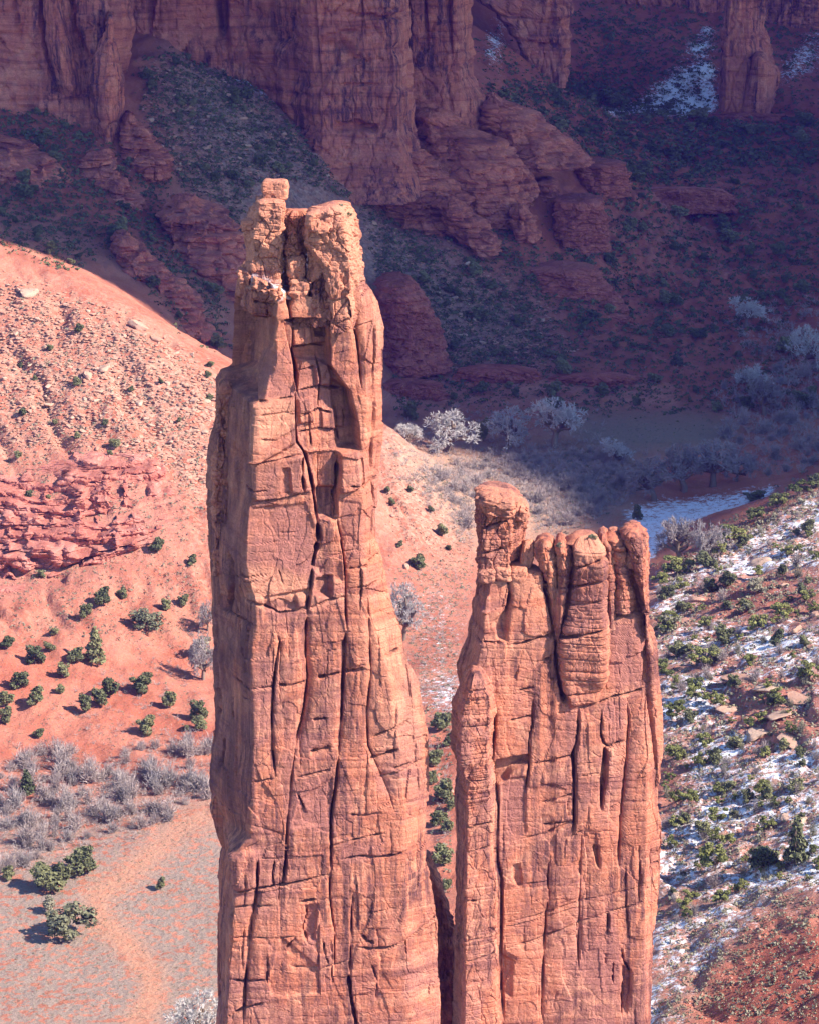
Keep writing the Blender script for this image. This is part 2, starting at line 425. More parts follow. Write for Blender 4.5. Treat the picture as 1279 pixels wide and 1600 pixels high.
# ground material
def ground_material():
    t = NT('canyon_ground')
    def masks(nm):
        a = t.attr(nm); sp = t.n('ShaderNodeSeparateColor'); t.link(a.outputs['Color'], sp.inputs[0])
        return sp.outputs[0], sp.outputs[1], sp.outputs[2], a.outputs['Alpha']
    snow, grass, tan, rock = masks('m1')
    path, grey, redsoil, dry = masks('m2')
    big = t.noise((.035, .035, .05), detail=5, rough=.6, dist=.5)
    mid = t.noise((.25, .25, .25), detail=5, rough=.65)
    fine = t.noise((1.3, 1.3, 1.3), detail=5, rough=.7)
    c = t.mix(t.ramp(big, [(.40, 0), (.58, 1)]), (.39, .112, .065), (.49, .175, .108))
    c = t.mix(t.math('MULTIPLY', t.ramp(fine, [(.52, 0), (.66, 1)]), .35), c, (.30, .24, .17))
    # stony talus
    stone = t.n('ShaderNodeTexVoronoi'); stone.inputs['Scale'].default_value = .62; stone.inputs['Randomness'].default_value = 1
    t.link(t.pos(), stone.inputs['Vector'])
    sv = t.n('ShaderNodeSeparateColor'); t.link(stone.outputs['Color'], sv.inputs[0])
    sc = t.mix(sv.outputs[0], (.36, .17, .115), (.52, .32, .22))
    tm = t.math('MULTIPLY', tan, t.ramp(t.math('ADD', t.math('MULTIPLY', sv.outputs[1], .5), t.math('MULTIPLY', mid, .6)), [(.42, 0), (.56, .9)]))
    c = t.mix(tm, c, sc)
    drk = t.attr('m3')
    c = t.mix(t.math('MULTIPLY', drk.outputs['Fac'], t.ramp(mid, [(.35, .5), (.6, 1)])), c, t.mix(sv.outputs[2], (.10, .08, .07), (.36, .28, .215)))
    # grey-green sage and dry grass on the flats, open red soil showing between
    gm = t.noise((.30, .30, .30), detail=6, rough=.68)
    gcol = t.mix(t.ramp(mid, [(.4, 0), (.6, 1)]), (.30, .225, .18), (.25, .195, .16))
    c = t.mix(t.math('MULTIPLY', grass, t.ramp(gm, [(.43, 0), (.50, .95)])), c, gcol)
    c = t.mix(t.math('MULTIPLY', dry, t.ramp(fine, [(.36, .35), (.6, .9)])), c, t.mix(t.ramp(mid, [(.4, 0), (.62, 1)]), (.36, .255, .17), (.45, .30, .20)))
    c = t.mix(t.math('MULTIPLY', grey, t.ramp(fine, [(.3, .55), (.6, .95)])), c, (.24, .20, .135))
    c = t.mix(t.math('MULTIPLY', redsoil, t.ramp(mid, [(.3, .6), (.6, 1)])), c, (.33, .085, .052))
    c = t.mix(t.math('MULTIPLY', path, t.ramp(gm, [(.35, .45), (.6, .9)])), c, (.52, .24, .14))
    # bedrock
    rk = t.n('ShaderNodeSeparateXYZ'); t.link(t.pos(), rk.inputs[0])
    cz = t.n('ShaderNodeCombineXYZ'); t.link(t.math('ADD', t.math('MULTIPLY', rk.outputs[2], .8), t.math('MULTIPLY', big, 3)), cz.inputs[2])
    t.link(t.math('MULTIPLY', rk.outputs[0], .02), cz.inputs[0])
    bands = t.noise((1, 1, 1), detail=6, rough=.7, vec=cz.outputs[0])
    rc = t.mix(t.ramp(bands, [(.35, 0), (.65, 1)]), (.38, .125, .085), (.53, .24, .16))
    c = t.mix(rock, c, rc)
    c = t.mix(1.0, c, t.ramp(t.noise((2.5, 2.5, 2.5), detail=5, rough=.7), [(.28, .62), (.5, 1.0), (.75, 1.25)]), 'MULTIPLY')
    # snow lies where the ground keeps it
    sn = t.noise((.3, .3, .36), detail=9, rough=.84, dist=.2)
    sm = t.ramp(t.math('ADD', sn, t.math('MULTIPLY', t.math('SUBTRACT', snow, .5), .62)), [(.49, 0), (.57, 1)])
    sm = t.math('MULTIPLY', sm, t.math('GREATER_THAN', snow, .02))
    c = t.mix(sm, c, (.84, .85, .88))
    nb = t.bump(t.noise((.8, .8, .8), detail=8, rough=.7), .7, .9)
    nb = t.bump(stone.outputs['Distance'], .35, .5, nb)
    return t.out(c, nb)
M['ground'] = ground_material()
snow = np.clip(k_meadow_snow * .64 + k_slope_r * (.50 - .30 * k_red_br * 1.6 - .30 * np.clip(k_redsoil_r, 0, 1) - .15 * k_redr + .24 * fbm(X2 / 24, Y2 / 24, 0, 4, 21)) + k_gap * .22 + k_far_snow * (.42 + .25 * fbm(X2 / 26, Y2 / 26, 0, 4, 88)) + k_far_snow2 * .42
               + k_talus_snow * .55 + k_floor2 * .40 + .10 * sstep(1350, 1500, Y2) * (1 - k_talus) + .16 * k_redvalley, 0, 1)
grass = np.clip(k_floor * 1.0 + .5 * k_slope_r * (1 - k_red_br) + .3 * k_valley_lit + .15 * sstep(1250, 1400, Y2) + .25 * k_floor2, 0, 1)
tan = np.clip(k_left_tan * .9 + .35 * k_left * (1 - k_left_ledge) + k_talus * .3 + .55 * k_slope_r * (1 - k_red_br), 0, 1)
rockm = np.clip(k_left_ledge * 1.2 + k_band * 1.1 + .7 * k_redr, 0, 1) * sstep(.2, .55, np.clip(k_left_ledge * 1.2 + k_band * 1.1 + .75 * k_redr, 0, 1) + .25 * g2)
m1 = np.stack([snow, grass, tan, rockm], -1)
m2 = np.stack([np.clip(k_path + .5 * k_road, 0, 1), np.clip(k_grey + .35 * sstep(1180, 1260, Y2) * (Y2 < 1420), 0, 1), np.clip(k_red_br + .8 * np.clip(k_redsoil_r, 0, 1) + .75 * k_redvalley + .8 * k_redr + .9 * sstep(1230, 1330, Y2) * (1 - k_talus) * (1 - k_redvalley), 0, 1), np.clip(k_valley_lit + .25 * k_floor, 0, 1)], -1)
V = np.stack([X2, Y2, ZT], -1).reshape(-1, 3)
ii = np.arange(NK * NY).reshape(NY, NK)
Fq = np.stack([ii[:-1, :-1], ii[:-1, 1:], ii[1:, 1:], ii[1:, :-1]], -1).reshape(-1, 4)
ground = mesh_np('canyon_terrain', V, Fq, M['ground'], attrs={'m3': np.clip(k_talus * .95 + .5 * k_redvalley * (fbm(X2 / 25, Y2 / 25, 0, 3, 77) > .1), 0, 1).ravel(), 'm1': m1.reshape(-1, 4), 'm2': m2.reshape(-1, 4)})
tag(ground, 'red sandy canyon floor with talus slopes and patchy snow', None, None, 'structure')

# ------------------------------------------------------------------ rock builder
class Relief:
    """depth map (metres, positive = set back) over a window of the rock face, drawn from its cracks, ledges and set-back panels"""
    def __init__(s, x0, x1, y0, y1, ss=1.0):
        s.x0, s.y0, s.ss = x0, y0, ss
        s.px, s.py = np.meshgrid(np.arange(x0, x1 + 1, 1 / ss), np.arange(y0, y1 + 1, 1 / ss))
        s.R = np.zeros_like(s.px)
        s.T = np.zeros(s.px.shape + (4,), np.float32)   # tone: varnish, pale rock, snow, black varnish with painted shade
        wob = .6
        s.wx = s.px + wob * fbm(s.px / 22, s.py / 22, 0, 3, 31); s.wy = s.py + wob * fbm(s.px / 22, s.py / 22, 5, 3, 32)
    def _win(s, line, r):
        xs = [p[0] for p in line]; ys = [p[1] for p in line]
        a = int(max(0, (min(ys) - r - s.y0) * s.ss)); b = int(max(0, (max(ys) + r - s.y0) * s.ss))
        c = int(max(0, (min(xs) - r - s.x0) * s.ss)); d = int(max(0, (max(xs) + r - s.x0) * s.ss))
        return slice(a, b + 1), slice(c, d + 1)
    def crack(s, line, w=2.0, d=2.0, rw=0, rd=0, vary=.5):
        r = max(3 * w, 4 * rw, 40) + 8
        q = s._win(line, r)
        if s.R[q].size == 0: return
        dist, al = polydist(s.wx[q], s.wy[q], line)
        wv = w * (1 + vary * vn(al * 9, 0 * al + line[0][0], 0, 33))
        end = np.clip(np.minimum(al, 1 - al) / .12, 0.12, 1)
        s.R[q] += end * d * np.exp(-(dist / np.maximum(wv, .5)) ** 4) * np.clip(.75 + .75 * vn(al * (len(line) + 3), 0 * al + 2 + line[0][1], 0, 34), .12, 1.4)
        vert = abs(line[-1][1] - line[0][1]) > abs(line[-1][0] - line[0][0])
        st = (_hash(np.array([int(line[0][0])]), np.array([int(line[0][1])]), np.array([len(line)]), 5)[0] * 2 - 1)
        if vert:
            o_ = sorted(line, key=lambda p: p[1]); sd = s.wx[q] - np.interp(s.wy[q], [p[1] for p in o_], [p[0] for p in o_])
            s.R[q] += end * .9 * st * min(1., .4 + .2 * d) * (sd > 0) * np.exp(-np.abs(sd) / 15) * (dist < 3 * r)
        else:
            o_ = sorted(line); sd = s.wy[q] - np.interp(s.wx[q], [p[0] for p in o_], [p[1] for p in o_])
            s.R[q] += end * .5 * st * min(1., .4 + .3 * d) * (sd > 0) * np.exp(-np.abs(sd) / 9)
        if rw: s.R[q] += .55 * end * rd * np.exp(-dist / (.8 * rw))
    def panel(s, poly, d, soft=2, gx=0.0, gy=0.0):
        xs = [p[0] for p in poly]; ys = [p[1] for p in poly]
        q = s._win(poly, 6 + 5 * soft)
        m = inpoly(s.wx[q], s.wy[q], poly).astype(float)
        m = blur(m, soft * s.ss) if soft * s.ss >= 1 else m
        cx, cy = sum(xs) / len(xs), sum(ys) / len(ys)
        s.R[q] += m * (d + gx * (s.px[q] - cx) + gy * (s.py[q] - cy))
    def pale(s, line, w=1.1, v=.9):
        q = s._win(line, 8)
        d, al = polydist(s.wx[q], s.wy[q], line)
        s.T[q][..., 1] = np.maximum(s.T[q][..., 1], v * np.exp(-(d / w) ** 2) * (.6 + .4 * vn(al * 20, 0 * al, 0, 36)))
    def tone(s, poly, ch, v=1.0, soft=5):
        q = s._win(poly, 12 + 5 * soft)
        x, y = s.px[q], s.py[q]
        m = inpoly(s.wx[q] + 3 * fbm(x / 8, y / 8, 0, 3, 35), s.wy[q], poly).astype(float)
        s.T[q][..., ch] = np.maximum(s.T[q][..., ch], v * blur(m, soft * s.ss))
    def joints(s, n_v, n_h, seed, box, d=.5, w=.8):
        """minor random joints"""
        rnd = random.Random(seed)
        x0, x1, y0, y1 = box
        for _ in range(n_v):
            x = rnd.uniform(x0, x1); y = rnd.uniform(y0, y1); L = rnd.uniform(25, 110)
            ln = [(x, y)]
            for k in range(4): ln.append((ln[-1][0] + rnd.uniform(-2.5, 2.5), ln[-1][1] + L / 4))
            s.crack(ln, w * rnd.uniform(.5, 1.3), d * rnd.uniform(.5, 1.6), rnd.choice([0, 4, 7]), rnd.uniform(.1, .5))
        for _ in range(n_h):
            x = rnd.uniform(x0, x1); y = rnd.uniform(y0, y1); L = rnd.uniform(12, 55); sl = rnd.uniform(-.25, .02)
            ln = [(x, y)]
            for k in range(4): ln.append((ln[-1][0] + L / 4, ln[-1][1] + sl * L / 4 + rnd.uniform(-1, 1)))
            s.crack(ln, w * rnd.uniform(.5, 1.2), d * rnd.uniform(.5, 1.4), rnd.choice([0, 3, 5]), rnd.uniform(.1, .4))
    def sample(s, A, px, py):
        fx = np.clip((px - s.x0) * s.ss, 0, A.shape[1] - 1.001); fy = np.clip((py - s.y0) * s.ss, 0, A.shape[0] - 1.001)
        i = fx.astype(int); j = fy.astype(int); a = fx - i; b = fy - j
        if A.ndim == 3: a = a[..., None]; b = b[..., None]
        return A[j, i] * (1 - a) * (1 - b) + A[j, i + 1] * a * (1 - b) + A[j + 1, i] * (1 - a) * b + A[j + 1, i + 1] * a * b

def strata(z, seed, step=2.4):
    """bedding profile: uneven beds with soft partings, -1..1"""
    q = z / step
    a = vn(q, 0 * q + seed, 0, 41); b = vn(q * 2.7, 0 * q + seed, 0, 42); c = vn(q * .35, 0 * q + seed, 0, 43)
    part = np.exp(-((q * .9 + 3 * c) % 1.0 - .5) ** 2 / .004)
    return .45 * a + .3 * b + .4 * c + .9 * part

def blocks(x, z, bw, bh, seed):
    """jointed blocks: each cell its own offset, with grooves between"""
    xw = x + .8 * bw * fbm(x / bw / 2, z / bh / 2, 0, 2, seed); zw = z + .8 * bh * fbm(x / bw / 2, z / bh / 2, 9, 2, seed + 1)
    u = xw / bw; i = np.floor(u); v = zw / bh + _hash(i, 0 * i, 0 * i, seed + 2) * .9; j = np.floor(v)
    off = _hash(i, j, 0 * i, seed + 3) * 2 - 1
    eu = np.minimum(u - i, 1 - (u - i)) * bw; ev = np.minimum(v - j, 1 - (v - j)) * bh
    return off, np.exp(-(np.minimum(eu, ev * 1.4) / .22) ** 2)

def facets(x, y, z, seed):
    """broken rock: cells that each have their own flat face (offset -1..1) and the nearness to a joint between two cells (0..1)"""
    xi, yi, zi = np.floor(x).astype(np.int32), np.floor(y).astype(np.int32), np.floor(z).astype(np.int32)
    sh = x.shape
    d1 = np.full(sh, 9., np.float32); d2 = np.full(sh, 9., np.float32); val = np.zeros(sh, np.float32)
    for a in (-1, 0, 1):
        for b in (-1, 0, 1):
            for c in (-1, 0, 1):
                i, j, k = xi + np.int32(a), yi + np.int32(b), zi + np.int32(c)
                h = [_hash(i, j, k, seed + q) for q in range(4)]
                dx = (x - i - h[0]).astype(np.float32); dy = (y - j - h[1]).astype(np.float32); dz = (z - k - h[2]).astype(np.float32)
                d = dx * dx + dy * dy + dz * dz
                v = (h[3] * 2 - 1) + 1.1 * (dx * (h[0] * 3.7 % 1 - .5) + dy * (h[1] * 5.3 % 1 - .5) + dz * (h[2] * 7.1 % 1 - .5)) * 2
                m = d < d1
                d2 = np.where(m, d1, np.minimum(d2, d)); val = np.where(m, v, val); d1 = np.where(m, d, d1)
    return val, np.exp(-((np.sqrt(d2) - np.sqrt(d1)) / .07) ** 2)

def rock(name, L, R, Y, mat, parent=None, tops=None, bot=None, cl=None, cr=None, dl=20., dr=20., db=25., fl=0., fr=0., bulge=None, lean=None, relief=None,
         nu=160, nv=300, seed=1, dome=2., n_amp=.8, n_sc=9., s_amp=.35, s_step=2.4, b_amp=.25, bw=5., bh=7., roundk=.035, ztilt=0.0, f_amp=0.0, f_sc=4., f_tall=1.6, cap='mean', lean_warp=0.0):
    """a mass of bedded rock. L, R: outline as (photo py, px) lists; Y: distance of its front; tops: (px, py) skyline; cl, cr: (py, px) lines of its corners"""
    Lp, Lx = zip(*L); Rp, Rx = zip(*R)
    pt = min(Lp[0], Rp[0]); pb = bot or max(Lp[-1], Rp[-1])
    v = np.linspace(0, 1, nv)
    row = pt + v * (pb - pt)
    xL = np.interp(row, Lp, Lx); xR = np.interp(row, Rp, Rx)
    ln = np.interp(row, [p for p, _ in lean], [d for _, d in lean]) if lean else 0 * row
    nb = max(14, nu // 5)
    if bulge is not None:
        th = np.linspace(-math.pi / 2, math.pi / 2, nu)
        px = (xL + xR)[:, None] / 2 + (xR - xL)[:, None] / 2 * np.sin(th)[None]
        de = bulge * (1 - np.cos(th))[None] * np.ones((nv, 1))
        d0 = d1 = np.full(nv, float(bulge))
    else:
        ccl = np.interp(row, [p for p, _ in cl], [d for _, d in cl]) if cl else xL + .12 * (xR - xL)
        ccr = np.interp(row, [p for p, _ in cr], [d for _, d in cr]) if cr else xR - .12 * (xR - xL)
        d0 = np.full(nv, float(dl)); d1 = np.full(nv, float(dr))
        n1 = int(nu * .2); n3 = int(nu * .22); n2 = nu - n1 - n3
        def seg(a, b, n, end=False): return a[:, None] + (b - a)[:, None] * np.linspace(0, 1, n, endpoint=end)[None]
        one = np.ones(nv)
        px = np.concatenate([seg(xL, ccl, n1), seg(ccl, ccr, n2), seg(ccr, xR, n3, True)], 1)
        de = np.concatenate([seg(d0, one * fl, n1), seg(one * fl, one * fr, n2), seg(one * fr, d1, n3, True)], 1)
        r = max(1, int(roundk * nu))
        ker = np.hanning(2 * r + 3)[1:-1]; ker /= ker.sum()
        for A in (px, de):
            P = np.concatenate([2 * A[:, :1] - A[:, 1:r + 1][:, ::-1], A, 2 * A[:, -1:] - A[:, -r - 1:-1][:, ::-1]], 1)
            A[:] = np.stack([np.convolve(P[i], ker, 'valid') for i in range(nv)])
        # keep the outline where it was
        px += (xL - px[:, 0])[:, None] * np.linspace(1, 0, nu) ** 3 + (xR - px[:, -1])[:, None] * np.linspace(0, 1, nu) ** 3
    th = np.linspace(0, math.pi, nb + 2)[1:-1]
    bpx = (xL + xR)[:, None] / 2 + (xR - xL)[:, None] / 2 * np.cos(th)[None]
    bde = (d1[:, None] * (1 + np.cos(th)) / 2 + d0[:, None] * (1 - np.cos(th)) / 2) + db * np.sin(th)[None]
    px = np.concatenate([px, bpx], 1); de = np.concatenate([de, bde], 1)
    n = nu + nb
    if tops:
        tp = np.interp(px, [p for p, _ in tops], [q for _, q in tops])
        # at the skyline the outline's own top row follows the traced tops
        py = tp + v[:, None] * (pb - tp)
    else:
        py = np.repeat(row[:, None], n, 1)
    ln2 = np.repeat(ln[:, None], n, 1)
    if lean_warp:
        rw_ = row[:, None] + lean_warp * (fbm(px / 75, row[:, None] / 60 + 0 * px, 0, 3, seed + 70) + .4 * vn(px / 14, row[:, None] / 30 + 0 * px, 0, seed + 71)) * 1.6
        ln2 = np.interp(rw_, [p for p, _ in lean], [d for _, d in lean])
    yy = Y + ln2 + de
    _, _, z = at(px * 0 + CX, py, Y + ln2)
    z = z + ztilt * (px - CX)
    x = x_of(px, yy, z)
    tx = np.roll(x, -1, 1) - np.roll(x, 1, 1); ty = np.roll(yy, -1, 1) - np.roll(yy, 1, 1)
    tl = np.hypot(tx, ty) + 1e-6
    nx, ny = -ty / tl, tx / tl
    D = n_amp * fbm(x / n_sc, yy / n_sc, z / (n_sc * 1.6), 5, seed, .52)
    D = D + s_amp * strata(z + 1.2 * fbm(x / 18, yy / 18, z / 18, 2, seed + 5) + .06 * x, seed, s_step) * (1 + .7 * vn(x / 11, yy / 11, z / 11, seed + 6))
    al = np.cumsum(tl / 2, 1)
    if b_amp:
        o, g = blocks(al, z, bw, bh, seed + 7)
        D = D + b_amp * o + .12 * b_amp * g
        o, g = blocks(al + 31, z + 17, bw * .45, bh * .4, seed + 17)
        D = D + .28 * b_amp * o + .04 * b_amp * g
    if f_amp:
        wx = .35 * fbm(x / f_sc, yy / f_sc, z / f_sc, 2, seed + 40)
        o, g = facets(x / f_sc + wx, yy / f_sc, z / (f_sc * f_tall) + wx, seed + 50)
        D = D + f_amp * o * .7 + f_amp * g * .8
        q = f_sc * .4
        o, g = facets(x / q, yy / q + wx, z / (q * (1 + .5 * (f_tall - 1))), seed + 60)
        D = D + f_amp * .35 * o + f_amp * .35 * g
    T = np.zeros(px.shape + (4,))
    if relief is not None:
        fw = np.ones(n); fw[nu:] = 0
        D = D + relief.sample(relief.R, px, py) * fw[None]
        T = relief.sample(relief.T, px, py) * fw[None, :, None]
    if tops is None:
        pass
    x = x + nx * D; yy = yy + ny * D
    V = np.stack([x, yy, z], -1)
    # top: rings drawn in to the middle
    top = V[0]; c = top.mean(0); rings = []
    if cap == 'min': c[2] = top[:, 2].min() - 1.0
    m = max(6, nu // 14)
    for k in range(1, m + 1):
        f = k / m
        ring = top + (c - top) * f
        ring[:, 2] = top[:, 2] * (1 - f) + f * c[2] + dome * math.sin(min(1, f * 1.6) * math.pi / 2) + (.35 if cap == 'mean' else 1.6) * n_amp * fbm(ring[:, 0] / 2.5, ring[:, 1] / 2.5, 0, 4, seed + 8) * math.sin(f * math.pi)
        rings.append(ring)
    V = np.concatenate([np.stack(rings[::-1]), V], 0)
    T = np.concatenate([np.repeat(T[:1], m, 0), T], 0)
    nr = V.shape[0]
    ii = np.arange(nr * n).reshape(nr, n)
    j = np.roll(ii, -1, 1)
    F = np.stack([ii[:-1], ii[1:], j[1:], j[:-1]], -1).reshape(-1, 4)
    T4 = T.reshape(-1, 4)
    return mesh_np(name, V.reshape(-1, 3), F, mat, parent, False, {'tone': T4})

def block(name, box, Y, mat, parent=None, depth=6., seed=1, tilt=0., n=26, rough=.12, power=9., bed=.25, bstep=1.2, skew=0.0, taper=0.0):
    """a rounded, bedded boulder or block filling the photo box (x0, y0, x1, y1) at distance Y"""
    x0, y0, x1, y1 = box
    cxp, cyp = (x0 + x1) / 2, (y0 + y1) / 2
    cx, cy, cz = (float(q) for q in at(cxp, cyp, Y))
    s = Y / FPX * 1.03
    a, c, b = (x1 - x0) / 2 * s, (y1 - y0) / 2 * s, depth / 2
    th = np.linspace(0, 2 * math.pi, 2 * n, endpoint=False); ph = np.linspace(-math.pi / 2, math.pi / 2, n + 2)[1:-1]
    T, P = np.meshgrid(th, ph)
    ux, uy, uz = np.cos(P) * np.cos(T), np.cos(P) * np.sin(T), np.sin(P)
    rr = (np.abs(ux) ** power + np.abs(uy) ** power + np.abs(uz) ** power) ** (-1 / power)
    x, y, z = ux * rr, uy * rr, uz * rr
    d = 1 + rough * fbm(x * 1.3 + seed, y * 1.3, z * 1.6, 4, seed) * 2 + bed * .25 * strata(z * c + seed * 3, seed, bstep) / max(1, min(a, b)) * -1
    fo, fg = facets(x * 1.6 + seed, y * 1.6, z * 1.6, seed + 3)
    d = d + .10 * fo * (rough / .1) - .06 * fg
    tp = 1 - taper * (z + 1) / 2
    x, y, z = x * d * tp, y * d * tp, z * (1 + .5 * (d - 1))
    x, z = x * a + skew * z * c, z * c + tilt * x * a
    V = np.stack([cx + x, cy + b + y * b, cz + z], -1)
    V = np.concatenate([V.reshape(-1, 3), [V[0].mean(0)], [V[-1].mean(0)]])
    m, k = n, 2 * n
    ii = np.arange(m * k).reshape(m, k); j = np.roll(ii, -1, 1)
    F = np.stack([ii[:-1], j[:-1], j[1:], ii[1:]], -1).reshape(-1, 4)
    lo, hi = m * k, m * k + 1
    cap = [(lo, j[0, q], ii[0, q], ii[0, q]) for q in range(k)]
    F = np.concatenate([F, np.stack([np.full(k, lo), j[0], ii[0], np.full(k, lo)], -1)[:, :4], np.stack([np.full(k, hi), ii[-1], j[-1], np.full(k, hi)], -1)])
    me = bpy.data.meshes.new(name)
    faces = [tuple(f) if len(set(f)) == 4 else (f[0], f[1], f[2]) for f in F.tolist()]
    me.from_pydata(V.tolist(), [], faces)
    me.polygons.foreach_set('use_smooth', np.full(len(faces), False))
    me.attributes.new('tone', 'FLOAT_COLOR', 'POINT').data.foreach_set('color', np.tile(np.array([0, .5, 0, 0], np.float32), len(V)))
    me.materials.append(mat)
    o = bpy.data.objects.new(name, me); col.objects.link(o)
    if parent: o.parent = parent
    return o

# ------------------------------------------------------------------ the tall spire
S1 = empty('rock_spire')
tag(S1, 'tall slender red sandstone spire with a balanced block on top', 'rock spire')
r1 = Relief(318, 700, 275, 1640, 1.25)
# the set-back bay below the summit and its shaded flank
r1.panel([(462,372),(470,372),(478,420),(470,440),(452,480),(446,430),(450,380)], 4.5, 2)
r1.panel([(446,498),(510,499),(516,540),(517,572),(531,592),(545,612),(552,640),(560,668),(562,706),(480,704),(468,690),(463,640),(464,600),(458,555)], 2.6, 1.0, .03, -.012)
r1.panel([(458,540),(516,540),(516,575),(500,566),(462,560)], 1.2, 1)
r1.panel([(520,596),(546,614),(556,650),(562,706),(530,706),(526,650)], 2.2, 2)
r1.panel([(456,496),(515,498),(516,530),(498,528),(496,512),(458,508)], 2.6, 1)
r1.panel([(365,495),(430,500),(427,545),(424,575),(412,600),(406,622),(360,620)], 4.5, 4)
r1.panel([(398,624),(462,622),(464,690),(398,720)], -1.0, 2, .01, -.01)
r1.panel([(440,500),(457,500),(462,545),(463,620),(416,622),(428,560),(434,520)], .8, 2, .02, 0)
# the belt of blocks and its deep slots
r1.panel([(484,708),(529,706),(526,765),(497,765)], 1.0, 1.2)
r1.panel([(531,708),(560,708),(565,766),(531,772)], -1.6, 2, 0, -.02)
r1.panel([(496,765),(526,765),(524,815),(500,808)], 2.6, 1.5)
r1.panel([(531,785),(565,790),(570,885),(541,900),(536,860),(530,830)], .4, 2)
r1.panel([(395,715),(440,712),(474,712),(486,768),(440,778),(398,778)], -.6, 1.5)
r1.panel([(440,728),(452,728),(456,770),(440,768)], 1.0, 1)
r1.panel([(395,790),(478,786),(494,830),(496,850),(488,905),(484,930),(385,930),(384,850)], .5, 1.5)
r1.panel([(498,828),(530,828),(534,860),(536,912),(506,905),(492,890),(500,850)], .6, 1.5, -.02, .02)
r1.panel([(496,905),(520,905),(518,936),(492,928)], 2.4, 1.5)
r1.panel([(412,930),(484,922),(482,952),(415,950)], .9, 1)
r1.panel([(464,930),(478,930),(478,948),(465,948)], -1.2, 1)
